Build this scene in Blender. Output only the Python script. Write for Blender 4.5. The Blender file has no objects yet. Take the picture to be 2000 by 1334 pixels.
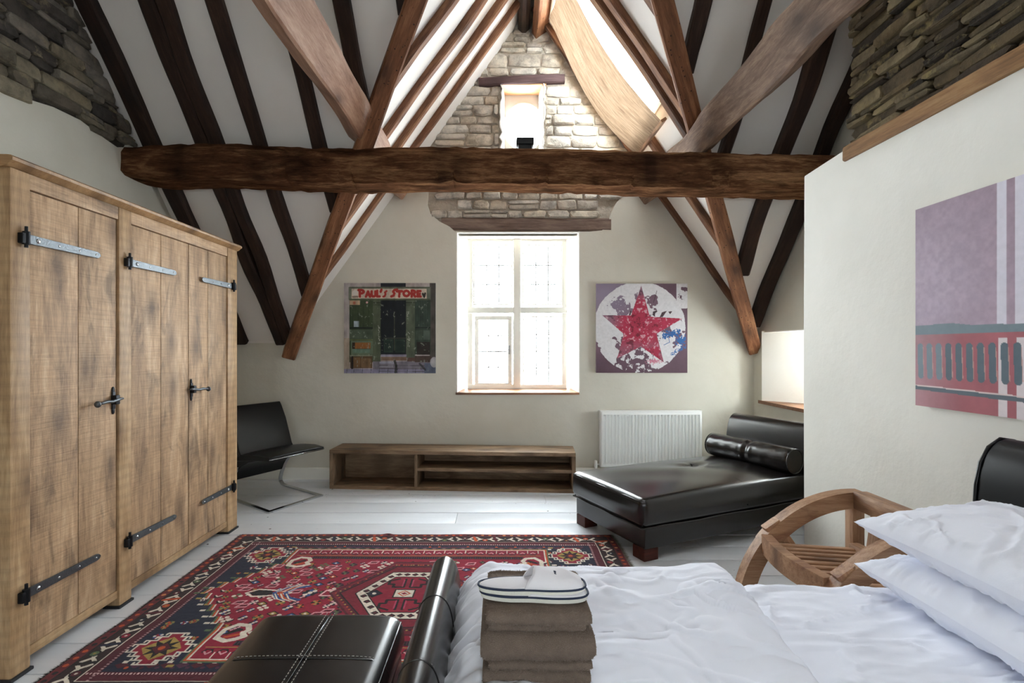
import bpy, bmesh, math, random
import numpy as np
from mathutils import Vector, Matrix
from mathutils.geometry import tessellate_polygon

S = bpy.context.scene
COL = S.collection
CAMZ = 1.31
# ---------------------------------------------------------------- camera
cam = bpy.data.cameras.new('camera'); cam.lens = 18.0; cam.sensor_width = 36.0
cam.shift_x = 25/2000; cam.shift_y = 13/2000; cam.clip_start = 0.02
camo = bpy.data.objects.new('camera', cam); COL.objects.link(camo)
camo.location = (0, 0, CAMZ); camo.rotation_euler = (math.pi/2, 0, 0)
S.camera = camo
# ---------------------------------------------------------------- sky, daylight through the windows, exposure
wd = bpy.data.worlds.new('overcast_sky'); S.world = wd; wd.use_nodes = True
_nt = wd.node_tree; _bg = _nt.nodes['Background']
_bg.inputs[0].default_value = (0.88, 0.94, 1.0, 1); _bg.inputs[1].default_value = 13.0
wd.cycles.sampling_method = 'MANUAL'; wd.cycles.sample_map_resolution = 64
def portal(name, loc, direction, sx, sy):
    l = bpy.data.lights.new(name, 'AREA'); l.shape = 'RECTANGLE'; l.size = sx; l.size_y = sy
    l.cycles.is_portal = True
    o = bpy.data.objects.new(name, l); COL.objects.link(o); o.location = loc
    o.rotation_euler = Vector(direction).to_track_quat('-Z', 'Y').to_euler()
    return o
portal('daylight_gable_window', (0.19, 5.45, 1.68), (0, -1, 0), 1.05, 1.6)
portal('daylight_oval_window', (0.258, 5.48, 3.61), (0, -1, 0), 0.42, 0.5)
portal('daylight_roof_window', (1.12, 4.47, 3.86), (-0.827, 0, -0.562), 1.45, 0.9)
portal('daylight_alcove_window', (3.08, 4.13, 1.14), (-1, 0, 0), 0.6, 0.7)
portal('daylight_rear_window', (-0.85, -1.85, 1.2), (0, 1, 0), 0.6, 0.7)
portal('daylight_rear_window', (0.75, -1.85, 1.2), (0, 1, 0), 0.6, 0.7)
S.view_settings.view_transform = 'Standard'; S.view_settings.look = 'None'
S.view_settings.gamma = 1.0; S.view_settings.use_curve_mapping = False
S.view_settings.exposure = 1.82
S.cycles.max_bounces = 12; S.cycles.diffuse_bounces = 8; S.cycles.glossy_bounces = 4
S.cycles.transparent_max_bounces = 12; S.cycles.caustics_reflective = False; S.cycles.caustics_refractive = False
S.cycles.sample_clamp_indirect = 20.0

# ================================================================ helpers
WM = {}
I4 = Matrix.Identity(4)
def T(*v): return Matrix.Translation(Vector(v))
def put(o, parent=None, M=None):
    M = M if M is not None else I4
    COL.objects.link(o); WM[o.name] = M
    if parent is not None:
        o.parent = parent; o.matrix_basis = WM[parent.name].inverted() @ M
    else:
        o.matrix_basis = M
    return o
def tag(o, label=None, cat=None, group=None, kind=None):
    if label: o['label'] = label
    if cat: o['category'] = cat
    if group: o['group'] = group
    if kind: o['kind'] = kind
    return o
def empty(name, loc=(0,0,0), label=None, cat=None, group=None, kind=None, rz=0):
    o = bpy.data.objects.new(name, None); o.empty_display_size = 0.1
    put(o, None, T(*loc) @ Matrix.Rotation(rz, 4, 'Z'))
    return tag(o, label, cat, group, kind)
def mk(name, me, mat, parent=None, M=None, smooth=False, sharp=None):
    if isinstance(me, bmesh.types.BMesh):
        bm = me; me = bpy.data.meshes.new(name); bm.to_mesh(me); bm.free()
    if mat is not None and len(me.materials) == 0: me.materials.append(mat)
    if smooth or sharp is not None:
        me.polygons.foreach_set('use_smooth', np.ones(len(me.polygons), bool))
        if sharp is not None: me.set_sharp_from_angle(angle=math.radians(sharp))
    return put(bpy.data.objects.new(name, me), parent, M)
def pyd(name, verts, faces):
    me = bpy.data.meshes.new(name); me.from_pydata([tuple(v) for v in verts], [], faces); me.update(); return me
def grid_mesh(name, X, Y, Z, wrap=False, cap=False, col=None):
    n, m = X.shape
    me = bpy.data.meshes.new(name)
    co = np.stack([X, Y, Z], -1).reshape(-1, 3).astype(np.float32)
    idx = np.arange(n*m).reshape(n, m)
    if wrap: idx = np.concatenate([idx, idx[:, :1]], 1)
    q = np.stack([idx[:-1, :-1], idx[:-1, 1:], idx[1:, 1:], idx[1:, :-1]], -1).reshape(-1, 4)
    if cap:
        fs = [tuple(r) for r in q] + [tuple(range(m))[::-1], tuple(range((n-1)*m, n*m))]
        me.from_pydata([tuple(v) for v in co], [], fs)
    else:
        me.vertices.add(n*m); me.vertices.foreach_set('co', co.ravel())
        me.loops.add(q.size); me.loops.foreach_set('vertex_index', q.ravel().astype(np.int32))
        me.polygons.add(len(q)); me.polygons.foreach_set('loop_start', np.arange(0, q.size, 4, dtype=np.int32))
    me.update(calc_edges=True)
    if col is not None:
        a = me.attributes.new('col', 'FLOAT_COLOR', 'POINT')
        a.data.foreach_set('color', np.concatenate([col.reshape(-1, 3), np.ones((n*m, 1))], 1).astype(np.float32).ravel())
    return me
def box(bm, x0, x1, y0, y1, z0, z1, bev=0.0):
    r = bmesh.ops.create_cube(bm, size=1.0)
    for v in r['verts']:
        v.co = Vector(((x0+x1)/2 + v.co.x*(x1-x0), (y0+y1)/2 + v.co.y*(y1-y0), (z0+z1)/2 + v.co.z*(z1-z0)))
    if bev > 0:
        es = list({e for v in r['verts'] for e in v.link_edges})
        bmesh.ops.bevel(bm, geom=es, offset=bev, segments=2, affect='EDGES', profile=0.6)
    return bm
def boxobj(name, x0, x1, y0, y1, z0, z1, mat, parent=None, bev=0.004, kind=None, axis='x'):
    """a box in world coordinates whose local X runs along AXIS (for the wood grain)"""
    c = Vector(((x0+x1)/2, (y0+y1)/2, (z0+z1)/2)); d = (x1-x0, y1-y0, z1-z0)
    R = {'x': I4, 'y': Matrix.Rotation(math.pi/2, 4, 'Z'), 'z': Matrix.Rotation(-math.pi/2, 4, 'Y')}[axis]
    l = {'x': d, 'y': (d[1], d[0], d[2]), 'z': (d[2], d[1], d[0])}[axis]
    bm = box(bmesh.new(), -l[0]/2, l[0]/2, -l[1]/2, l[1]/2, -l[2]/2, l[2]/2, min(bev, min(l)*0.4))
    base = WM[parent.name] if False else I4
    o = mk(name, bm, mat, parent, T(*c) @ R, sharp=35)
    if kind: o['kind'] = kind
    return o
def frame_M(A, B, up):
    A, B = Vector(A), Vector(B); x = (B-A).normalized(); z = Vector(up); z = (z - x*z.dot(x)).normalized(); y = z.cross(x)
    M = Matrix((x, y, z)).transposed().to_4x4(); M.translation = A; return M
def snoise(n, rng, k):
    """smooth 1-D noise of n samples with k knots"""
    t = np.linspace(0, k, n); p = rng.uniform(-1, 1, k+2); i = np.minimum(t.astype(int), k); f = t - i; f = f*f*(3-2*f)
    return p[i]*(1-f) + p[i+1]*f
def timber_mesh(L, w, h, seed=0, seg=None, wob=0.012, bev=0.012, rough=0.05, taper=0.0, endcut=0.0):
    rng = np.random.default_rng(seed); seg = seg or max(3, int(L/0.12)); n = seg+1
    b = min(bev, w*0.4, h*0.4); a, c = w/2, h/2
    sec = np.array([(-a+b,-c),(0,-c*1.01),(a-b,-c),(a,-c+b),(a,c-b),(a-b,c),(0,c),(-a+b,c),(-a,c-b),(-a,-c+b)])
    k = max(2, int(L/0.45)); oy = snoise(n, rng, k)*wob; oz = snoise(n, rng, k)*wob*0.6
    sw = 1 + snoise(n, rng, k+1)*rough; sh = 1 + snoise(n, rng, k+1)*rough
    xs = np.linspace(0, L, n); X = np.repeat(xs[:, None], 10, 1); Y = np.zeros((n, 10)); Z = np.zeros((n, 10))
    for j, (y, z) in enumerate(sec):
        jit = snoise(n, rng, min(n, k*4))*rough*0.12*min(w, h)
        tp = 1 - taper*xs/L
        Y[:, j] = y*sw*tp + oy + jit; Z[:, j] = z*sh*tp + oz + snoise(n, rng, min(n, k*4))*rough*0.12*min(w, h)
    if endcut:
        X[0] += (sec[:, 1]/h+0.5)*endcut
    return grid_mesh('timber', X, Y, Z, wrap=True, cap=True)
def beam(name, A, B, w, h, up, mat, parent=None, seed=0, **kw):
    L = (Vector(B)-Vector(A)).length
    return mk(name, timber_mesh(L, w, h, seed, **kw), mat, parent, frame_M(A, B, up), sharp=32)
def prism(name, outline, holes, f, b, mat, parent=None, kind=None):
    """outline/holes: 2-D rings; f(p), b(p): front and back 3-D points"""
    rings = [outline] + list(holes)
    flat = [p for r in rings for p in r]; n = len(flat)
    tris = tessellate_polygon([[Vector((p[0], p[1], 0)) for p in r] for r in rings])
    vs = [f(p) for p in flat] + [b(p) for p in flat]
    fs = [tuple(t) for t in tris] + [tuple(i+n for i in reversed(t)) for t in tris]
    o = 0
    for r in rings:
        m = len(r)
        for i in range(m):
            j = (i+1) % m; fs.append((o+i, o+j, o+j+n, o+i+n))
        o += m
    bm = bmesh.new(); V = [bm.verts.new(v) for v in vs]
    for q in fs:
        try: bm.faces.new([V[i] for i in q])
        except ValueError: pass
    bmesh.ops.recalc_face_normals(bm, faces=bm.faces)
    ob = mk(name, bm, mat, parent)
    if kind: ob['kind'] = kind
    return ob
def rbox(sx, sy, sz, r, k=5, n=(10, 10, 4)):
    """rounded box of half sizes; returns bmesh"""
    def coords(s, n):
        a = [-s + r*(1-math.cos(math.pi/2*i/k)) if False else -s + r*i/k for i in range(k)]
        m = list(np.linspace(-s+r, s-r, n+1)); return a + m + [-v for v in reversed(a)]
    bm = bmesh.new(); cx, cy, cz = coords(sx, n[0]), coords(sy, n[1]), coords(sz, n[2])
    def face(U, V, fn):
        g = [[bm.verts.new(fn(u, v)) for v in V] for u in U]
        for i in range(len(U)-1):
            for j in range(len(V)-1): bm.faces.new((g[i][j], g[i+1][j], g[i+1][j+1], g[i][j+1]))
    for s in (-1, 1):
        face(cx, cy, lambda u, v: (u, v, s*sz)); face(cx, cz, lambda u, v: (u, s*sy, v)); face(cy, cz, lambda u, v: (s*sx, u, v))
    bmesh.ops.remove_doubles(bm, verts=bm.verts, dist=1e-5)
    for v in bm.verts:
        p = v.co; q = Vector((max(-sx+r, min(sx-r, p.x)), max(-sy+r, min(sy-r, p.y)), max(-sz+r, min(sz-r, p.z))))
        d = p - q
        if d.length > 1e-9: v.co = q + d.normalized()*r
    bmesh.ops.recalc_face_normals(bm, faces=bm.faces)
    return bm
def tube_mesh(pts, rad, seg=8, closed=False):
    pts = [Vector(p) for p in pts]; n = len(pts); rad = rad if hasattr(rad, '__len__') else [rad]*n
    vs, fs = [], []; up = Vector((0.13, 0.21, 0.97))
    for i, p in enumerate(pts):
        a = pts[i-1] if (i or closed) else pts[0]; b = pts[(i+1) % n] if (i < n-1 or closed) else pts[-1]
        t = (b-a).normalized(); s = t.cross(up)
        if s.length < 1e-3: s = t.cross(Vector((1, 0, 0)))
        s.normalize(); u = s.cross(t); up = u
        for k in range(seg):
            an = 2*math.pi*k/seg; vs.append(p + (s*math.cos(an)+u*math.sin(an))*rad[i])
    for i in range(n if closed else n-1):
        for k in range(seg):
            a, b = i*seg+k, i*seg+(k+1) % seg; c = ((i+1) % n)*seg
            fs.append((a, b, c+(k+1) % seg, c+k))
    if not closed: fs += [tuple(range(seg))[::-1], tuple(range((n-1)*seg, n*seg))]
    return pyd('tube', vs, fs)
def sweep_mesh(pts, prof, ups, closed=False):
    """sweep a 2-D profile (side, up) along pts with given up vectors"""
    pts = [Vector(p) for p in pts]; n = len(pts); m = len(prof); vs, fs = [], []
    for i, p in enumerate(pts):
        a = pts[i-1] if (i or closed) else pts[0]; b = pts[(i+1) % n] if (i < n-1 or closed) else pts[-1]
        t = (b-a).normalized(); u = Vector(ups[i] if isinstance(ups, list) else ups); u = (u - t*u.dot(t)).normalized(); s = t.cross(u)
        vs += [p + s*q[0] + u*q[1] for q in prof]
    for i in range(n if closed else n-1):
        for k in range(m): fs.append((i*m+k, i*m+(k+1) % m, ((i+1) % n)*m+(k+1) % m, ((i+1) % n)*m+k))
    if not closed: fs += [tuple(range(m))[::-1], tuple(range((n-1)*m, n*m))]
    bm = bmesh.new(); V = [bm.verts.new(v) for v in vs]
    for f in fs: bm.faces.new([V[i] for i in f])
    bmesh.ops.recalc_face_normals(bm, faces=bm.faces); return bm
def extrude_profile(prof, y0, y1, ny=2):
    """prof: closed ring of (x, z); extruded along y"""
    P = np.array(prof); ys = np.linspace(y0, y1, ny)
    X = np.repeat(P[None, :, 0], ny, 0); Z = np.repeat(P[None, :, 1], ny, 0); Y = np.repeat(ys[:, None], len(P), 1)
    return grid_mesh('profile', X, Y, Z, wrap=True, cap=True)
def vnoise(x, y, seed=0):
    """value noise on arrays"""
    xi, yi = np.floor(x).astype(np.int64), np.floor(y).astype(np.int64); fx, fy = x-xi, y-yi
    fx = fx*fx*(3-2*fx); fy = fy*fy*(3-2*fy)
    def h(a, b):
        v = (a*374761393 + b*668265263 + seed*1442695041) & 0x7fffffff
        v = ((v ^ (v >> 13))*1274126177) & 0x7fffffff
        return ((v ^ (v >> 16)) & 0xffff)/65535.0
    return (h(xi, yi)*(1-fx)+h(xi+1, yi)*fx)*(1-fy) + (h(xi, yi+1)*(1-fx)+h(xi+1, yi+1)*fx)*fy
def fbm(x, y, seed=0, o=4, g=0.5):
    s = 0; a = 1; t = 0
    for i in range(o): s = s + a*vnoise(x*2**i, y*2**i, seed+i*17); t += a; a *= g
    return s/t
def lin(c):
    c = np.asarray(c, float)/255.0 if np.max(c) > 1.0 else np.asarray(c, float)
    return np.where(c <= 0.04045, c/12.92, ((c+0.055)/1.055)**2.4)
def hx(s): return tuple(int(s[i:i+2], 16) for i in (0, 2, 4))
def L4(s): return tuple(lin(hx(s))) + (1.0,)

# ================================================================ materials
class NT:
    def __init__(s, name):
        s.m = bpy.data.materials.new(name); s.m.use_nodes = True; s.t = s.m.node_tree
        s.b = s.t.nodes['Principled BSDF']; s.out = s.t.nodes['Material Output']
    def n(s, typ, **kw):
        x = s.t.nodes.new(typ)
        for k, v in kw.items():
            setattr(x, k, v)
        return x
    def l(s, a, b): s.t.links.new(a, b)
    def coords(s, scale=(1,1,1), rand=True, out='Object'):
        tc = s.n('ShaderNodeTexCoord'); mp = s.n('ShaderNodeMapping'); mp.inputs['Scale'].default_value = scale
        src = tc.outputs[out]
        if rand:
            oi = s.n('ShaderNodeObjectInfo'); mul = s.n('ShaderNodeMath', operation='MULTIPLY'); mul.inputs[1].default_value = 37.0
            s.l(oi.outputs['Random'], mul.inputs[0]); ad = s.n('ShaderNodeVectorMath', operation='ADD')
            s.l(src, ad.inputs[0]); s.l(mul.outputs[0], ad.inputs[1]); src = ad.outputs[0]
        s.l(src, mp.inputs[0]); return mp.outputs[0]
    def noise(s, vec, scale, detail=4, rough=0.55, dist=0.0):
        x = s.n('ShaderNodeTexNoise'); x.inputs['Scale'].default_value = scale; x.inputs['Detail'].default_value = detail
        x.inputs['Roughness'].default_value = rough; x.inputs['Distortion'].default_value = dist
        s.l(vec, x.inputs['Vector']); return x.outputs['Fac']
    def ramp(s, fac, stops, interp='LINEAR'):
        r = s.n('ShaderNodeValToRGB'); e = r.color_ramp; e.interpolation = interp
        while len(e.elements) < len(stops): e.elements.new(0.5)
        for el, (p, c) in zip(e.elements, stops):
            el.position = p; el.color = c if len(c) == 4 else tuple(c)+(1,)
        s.l(fac, r.inputs[0]); return r.outputs[0]
    def mix(s, a, b, fac, mode='MIX'):
        x = s.n('ShaderNodeMix', data_type='RGBA', blend_type=mode)
        for sock, v in ((x.inputs[6], a), (x.inputs[7], b), (x.inputs[0], fac)):
            if hasattr(v, 'links'): s.l(v, sock)
            else: sock.default_value = v
        return x.outputs[2]
    def math(s, op, a, b=0.5):
        x = s.n('ShaderNodeMath', operation=op)
        for i, v in enumerate((a, b)):
            if hasattr(v, 'links'): s.l(v, x.inputs[i])
            else: x.inputs[i].default_value = v
        return x.outputs[0]
    def bump(s, h, strength=0.3, dist=0.01, prev=None):
        x = s.n('ShaderNodeBump'); x.inputs['Strength'].default_value = strength; x.inputs['Distance'].default_value = dist
        s.l(h, x.inputs['Height'])
        if prev is not None: s.l(prev, x.inputs['Normal'])
        s.l(x.outputs[0], s.b.inputs['Normal']); return x.outputs[0]
    def col(s, c):
        if hasattr(c, 'links'): s.l(c, s.b.inputs['Base Color'])
        else: s.b.inputs['Base Color'].default_value = c
    def set(s, **kw):
        for k, v in kw.items(): s.b.inputs[k.replace('_', ' ')].default_value = v
        return s

def wood(name, dark, mid, light, rough=0.6, grain=16.0, bump=0.35, stain=None, sawn=0.0, var=0.25, spec=0.3, knots=True, worm=False, arcs=0.0):
    """grain along the object's local X"""
    t = NT(name); v = t.coords((1.6, grain*2.4, grain*2.4)); g1 = t.noise(v, 2.2, 10, 0.68, 0.35)
    gf = t.noise(t.coords((7, grain*11, grain*11)), 2.2, 5, 0.7); g = t.math('ADD', t.math('MULTIPLY', g1, 0.62), t.math('MULTIPLY', gf, 0.38))
    v2 = t.coords((1.1, 5, 5)); big = t.noise(v2, 1.3, 5, 0.6, 1.2)
    f = t.math('ADD', t.math('MULTIPLY', g, 0.62), t.math('MULTIPLY', big, 0.38))
    c = t.ramp(f, [(0.36, L4(dark)), (0.50, L4(mid)), (0.64, L4(light))])
    oi = t.n('ShaderNodeObjectInfo'); val = t.math('ADD', t.math('MULTIPLY', oi.outputs['Random'], var), 1-var/2)
    hsv = t.n('ShaderNodeHueSaturation'); t.l(c, hsv.inputs['Color']); t.l(val, hsv.inputs['Value']); c = hsv.outputs[0]
    if knots:
        v3 = t.coords((1.6, 3.6, 3.6)); vo = t.n('ShaderNodeTexVoronoi', voronoi_dimensions='2D'); vo.inputs['Scale'].default_value = 1.15; t.l(v3, vo.inputs['Vector'])
        kn = t.ramp(vo.outputs['Distance'], [(0.05, (1,1,1)), (0.11, (0.6,)*3), (0.27, (0,0,0))])
        c = t.mix(c, t.mix(L4(dark), (0.02, 0.015, 0.012, 1), 0.35), t.math('MULTIPLY', kn, 0.8))
    if stain:
        v4 = t.coords((1.3, 4, 4)); st = t.ramp(t.noise(v4, 2.1, 5, 0.6, 1.0), [(0.52, (0,0,0)), (0.68, (1,1,1))])
        c = t.mix(c, L4(stain), t.math('MULTIPLY', st, 0.65))
    h = g
    if sawn:
        v5 = t.coords((1, 0.1, 0.1)); w = t.n('ShaderNodeTexWave', wave_type='BANDS', bands_direction='X'); w.inputs['Scale'].default_value = 6.5
        w.inputs['Distortion'].default_value = 2.2; w.inputs['Detail'].default_value = 2; w.inputs['Detail Scale'].default_value = 0.6; t.l(t.coords((1, 1.6, 1.6)), w.inputs['Vector'])
        v6 = t.coords((75, 2.0, 2.0)); fine = t.noise(v6, 2.2, 5, 0.65)
        m = t.math('ADD', t.math('MULTIPLY', w.outputs['Fac'], arcs), t.math('MULTIPLY', fine, 1-arcs))
        sw = t.ramp(m, [(0.30, (0.74,)*3), (0.5, (1.0,)*3), (0.68, (1.14, 1.13, 1.10))])
        c = t.mix(c, sw, sawn, 'MULTIPLY'); h = t.math('ADD', t.math('MULTIPLY', g, 0.5), t.math('MULTIPLY', m, sawn))
    if worm:
        v7 = t.coords((1, 1, 1)); vo2 = t.n('ShaderNodeTexVoronoi'); vo2.inputs['Scale'].default_value = 26; t.l(v7, vo2.inputs['Vector'])
        c = t.mix(c, (0.01, 0.006, 0.004, 1), t.ramp(vo2.outputs['Distance'], [(0.10, (0.9,)*3), (0.15, (0,0,0))]))
    t.col(c); t.bump(h, bump, 0.008); t.set(Roughness=rough); t.b.inputs['Specular IOR Level'].default_value = spec
    return t.m
def plain(name, c, rough=0.5, metal=0.0, bump=0.0, bscale=60, spec=0.5, var=0.0):
    t = NT(name); t.col(L4(c)); t.set(Roughness=rough, Metallic=metal); t.b.inputs['Specular IOR Level'].default_value = spec
    v = t.coords((1,1,1)); nz = t.noise(v, bscale, 4)
    if bump: t.bump(nz, bump, 0.004)
    if var:
        lo = t.mix(L4(c), (0,0,0,1), var); t.col(t.ramp(t.noise(v, bscale*0.12, 4), [(0.3, lo), (0.7, L4(c))]) if False else t.mix(lo, L4(c), t.noise(v, bscale*0.12, 4)))
    return t.m
def plaster(name, a, b, scale=1.6, bump=0.25):
    t = NT(name); v = t.coords((1,1,1), rand=False); n1 = t.noise(v, scale, 6, 0.6); n2 = t.noise(v, 11, 5, 0.6); n3 = t.noise(v, 70, 4, 0.6)
    t.col(t.mix(t.ramp(n1, [(0.3, L4(a)), (0.7, L4(b))]), L4(a), t.math('MULTIPLY', n2, 0.25)))
    h = t.math('ADD', t.math('MULTIPLY', n1, 3.5), t.math('ADD', n2, t.math('MULTIPLY', n3, 0.12)))
    t.bump(h, bump, 0.012); t.set(Roughness=0.9); t.b.inputs['Specular IOR Level'].default_value = 0.15
    return t.m
def stone(name, cols, bump=0.8, lich=None):
    t = NT(name); oi = t.n('ShaderNodeObjectInfo'); k = len(cols)
    base = t.ramp(oi.outputs['Random'], [(i/(k-1), L4(c)) for i, c in enumerate(cols)])
    v = t.coords((1,1,1.6)); n1 = t.noise(v, 9, 8, 0.68); n2 = t.noise(v, 42, 5, 0.65)
    c = t.mix(base, t.ramp(n1, [(0.3, (0.45,)*3), (0.55, (1,)*3), (0.75, (1.25, 1.22, 1.15))]), 1.0, 'MULTIPLY')
    if lich: c = t.mix(c, L4(lich), t.ramp(t.noise(v, 5.5, 6, 0.7), [(0.55, (0,)*3), (0.66, (0.75,)*3)]))
    t.col(c); t.bump(t.math('ADD', n1, t.math('MULTIPLY', n2, 0.35)), bump, 0.02); t.set(Roughness=0.92); t.b.inputs['Specular IOR Level'].default_value = 0.2
    return t.m
def leather(name, c, rough=0.3, coat=0.25, mott=0.0, spec=0.5):
    t = NT(name); v = t.coords((1,1,1), rand=False); vo = t.n('ShaderNodeTexVoronoi'); vo.inputs['Scale'].default_value = 170; t.l(v, vo.inputs['Vector'])
    n = t.noise(v, 5, 5, 0.6); n2 = t.noise(v, 28, 4, 0.6)
    t.bump(t.noise(v, 4, 1.0, 0.5), 0.05, 0.012)
    t.col(t.mix(L4(c), t.mix(L4(c), (0.05, 0.03, 0.025, 1), 0.3), t.math('MULTIPLY', n, mott)))
    t.set(Roughness=rough)
    t.set(Coat_Weight=coat, Coat_Roughness=0.22); t.b.inputs['Specular IOR Level'].default_value = spec
    return t.m
def cloth(name, c, rough=0.85, weave=900, sheen=0.2, bump=0.12, trans=0.0):
    t = NT(name); v = t.coords((1,1,1), rand=False); n = t.noise(v, weave*0.25, 3); n2 = t.noise(v, 3.0, 4)
    t.col(t.mix(L4(c), t.mix(L4(c), (0,0,0,1), 0.12), t.math('MULTIPLY', n2, 0.6))); t.bump(n, bump, 0.002)
    t.set(Roughness=rough, Sheen_Weight=sheen); t.b.inputs['Specular IOR Level'].default_value = 0.15
    return t.m
def colattr(name, rough=0.8, bumpscale=0, bump=0.2, sheen=0.0, spec=0.2):
    t = NT(name); a = t.n('ShaderNodeAttribute', attribute_name='col'); t.col(a.outputs['Color'])
    if bumpscale:
        v = t.coords((1,1,1), rand=False); t.bump(t.noise(v, bumpscale, 4, 0.6), bump, 0.004)
    t.set(Roughness=rough, Sheen_Weight=sheen); t.b.inputs['Specular IOR Level'].default_value = spec
    return t.m
def glass(name):
    m = bpy.data.materials.new(name); m.use_nodes = True; t = m.node_tree; t.nodes.clear()
    o = t.nodes.new('ShaderNodeOutputMaterial'); mx = t.nodes.new('ShaderNodeMixShader'); a = t.nodes.new('ShaderNodeBsdfTransparent'); b = t.nodes.new('ShaderNodeBsdfGlossy')
    b.inputs['Roughness'].default_value = 0.02; f = t.nodes.new('ShaderNodeLayerWeight'); f.inputs[0].default_value = 0.5; pw = t.nodes.new('ShaderNodeMath'); pw.operation = 'POWER'; pw.inputs[1].default_value = 5.0; sc = t.nodes.new('ShaderNodeMath'); sc.operation = 'MULTIPLY_ADD'; sc.inputs[1].default_value = 0.7; sc.inputs[2].default_value = 0.03
    t.links.new(f.outputs['Facing'], pw.inputs[0]); t.links.new(pw.outputs[0], sc.inputs[0]); t.links.new(sc.outputs[0], mx.inputs[0]); t.links.new(a.outputs[0], mx.inputs[1]); t.links.new(b.outputs[0], mx.inputs[2]); t.links.new(mx.outputs[0], o.inputs[0])
    a.inputs[0].default_value = (0.97, 0.985, 0.98, 1); return m

M_PLASTER = plaster('limewash_plaster', 'cbc7ba', 'd7d4c9')
M_PLASTER_R = plaster('limewash_plaster_pale', 'dbd9d1', 'e5e3dc')
M_CEIL = plaster('white_ceiling_plaster', 'dcd7d2', 'e4e0db', 1.2, 0.12)
M_WHITE = plain('white_gloss_paint', 'eeece4', 0.35, bump=0.08, bscale=25)
M_REVEAL = plaster('white_reveal_plaster', 'efede6', 'f4f2ec', 2.0, 0.2)
M_FLOOR = NT('white_painted_boards')
_v = M_FLOOR.coords((1, 9, 9)); _n = M_FLOOR.noise(_v, 3.0, 6); _n2 = M_FLOOR.noise(M_FLOOR.coords((1,1,1)), 16, 6, 0.7)
M_FLOOR.col(M_FLOOR.mix(M_FLOOR.mix(L4('e2e4e8'), L4('d3d7dc'), _n), L4('8f9092'), M_FLOOR.ramp(_n2, [(0.66, (0,)*3), (0.78, (0.45,)*3)])))
M_FLOOR.bump(_n, 0.2, 0.004); M_FLOOR.set(Roughness=0.3); M_FLOOR = M_FLOOR.m
M_RAFT_D = wood('dark_oak_rafter', '1c110c', '2e1d14', '483325', 0.7, 8, 0.6, var=0.4)
M_RAFT_L = wood('brown_oak_rafter', '3f291d', '714d37', '98714f', 0.65, 8, 0.5, var=0.45)
M_VALLEY = wood('valley_oak', '492b1a', '7a4f34', '9f7452', 0.6, 8, 0.4, var=0.1, worm=True)
M_TIE = wood('ancient_dark_oak', '2a1a12', '573a28', '926e4d', 0.75, 6, 1.0, stain='1f130d', var=0.05, spec=0.0)
M_PURLIN_A = wood('smooth_oak_purlin', '6f4b36', '9b7660', 'b8977f', 0.45, 6, 0.35, var=0.05)
M_PURLIN_B = wood('rough_oak_purlin', '4a3527', '7e6350', 'a58c76', 0.65, 6, 1.0, stain='5b4030', var=0.05)
M_RAIL = wood('oak_wall_plate', '5f4227', '8a6540', 'a68258', 0.6, 12, 0.4)
M_LINTEL = wood('grey_brown_lintel', '4a3a34', '7b675c', '9c8a7d', 0.8, 12, 0.7)
M_LINTEL_D = wood('dark_purple_lintel', '3a2a2a', '574242', '705958', 0.75, 12, 0.5)
M_SOFFIT = wood('orange_soffit_board', 'b07a50', 'd09a70', 'deb08a', 0.6, 12, 0.3)
M_SILL = wood('brown_sill', '6b4a36', '93694e', 'b28a6c', 0.5, 14, 0.3)
M_PINE = wood('rough_sawn_pine', '80654f', 'b0906f', 'd0b292', 0.5, 7, 0.35, stain='564639', sawn=0.75, var=0.16)
M_PINE_P = wood('planed_pine', '84664a', 'a88864', 'c6aa86', 0.45, 8, 0.3, sawn=0.4, var=0.08, arcs=0.3)
M_CORNICE = wood('moulded_pine', '7a5a3c', '9f7b55', 'b6946c', 0.4, 8, 0.25, var=0.05)
M_SHELF = wood('weathered_shelf_board', '57432f', '826a52', '9d856a', 0.6, 9, 0.4, stain='4a3524', var=0.15)
M_TEAK = wood('reclaimed_teak', '74513a', 'a67f60', 'c4a180', 0.5, 9, 0.4, stain='6b4334', var=0.2)
M_LEG = wood('reddish_leg', '2f120c', '4a1f16', '5e2a1e', 0.4, 14, 0.2)
M_IRON = plain('black_iron', '2c2d30', 0.42, 0.85, 0.4, 90, var=0.3)
M_STRAP = plain('worn_iron_strap', '6d7276', 0.38, 0.9, 0.5, 110, var=0.45)
M_STEEL = plain('steel_rivet', 'b9bcc0', 0.25, 1.0)
M_CHROME = plain('polished_chrome', 'c9cccf', 0.12, 1.0)
M_BLACKP = plain('black_plastic', '131416', 0.4)
M_DARKPAD = plain('dark_pad', '18191c', 0.7)
M_LEATH = leather('black_brown_leather', '14100f', 0.27, 0.3, 0.0)
M_LEATHB = leather('black_leather', '060607', 0.34, 0.0, 0.0, 0.3)
M_STITCH = plain('pale_thread', '9a958d', 0.8)
M_RAD = plain('radiator_enamel', 'eef0ee', 0.3)
M_SHEET = cloth('white_cotton_sheet', 'eceff9'); M_DUVET = cloth('white_cotton_duvet', 'edf0fa')
M_TOWEL = plain('brown_terry', '86766a', 0.95, bump=0.9, bscale=420, spec=0.1, var=0.35)
M_TERRY = plain('terry_loops', '94857a', 0.95, spec=0.1, var=0.3, bscale=300)
M_SLIP = cloth('white_terry_slipper', 'e9e6ea', 0.9, 1200, 0.3, 0.3); M_SOLE = plain('off_white_sole', 'e2e0d6', 0.7, bump=0.5, bscale=300)
M_NAVY = plain('navy_piping', '1f2a44', 0.7)
M_STONE_G = stone('pale_limestone', ['b5aca0', 'cdc5b8', 'c2b5a2', 'd6d0c5', 'ada398', 'd2c8b6'], 0.8)
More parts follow.
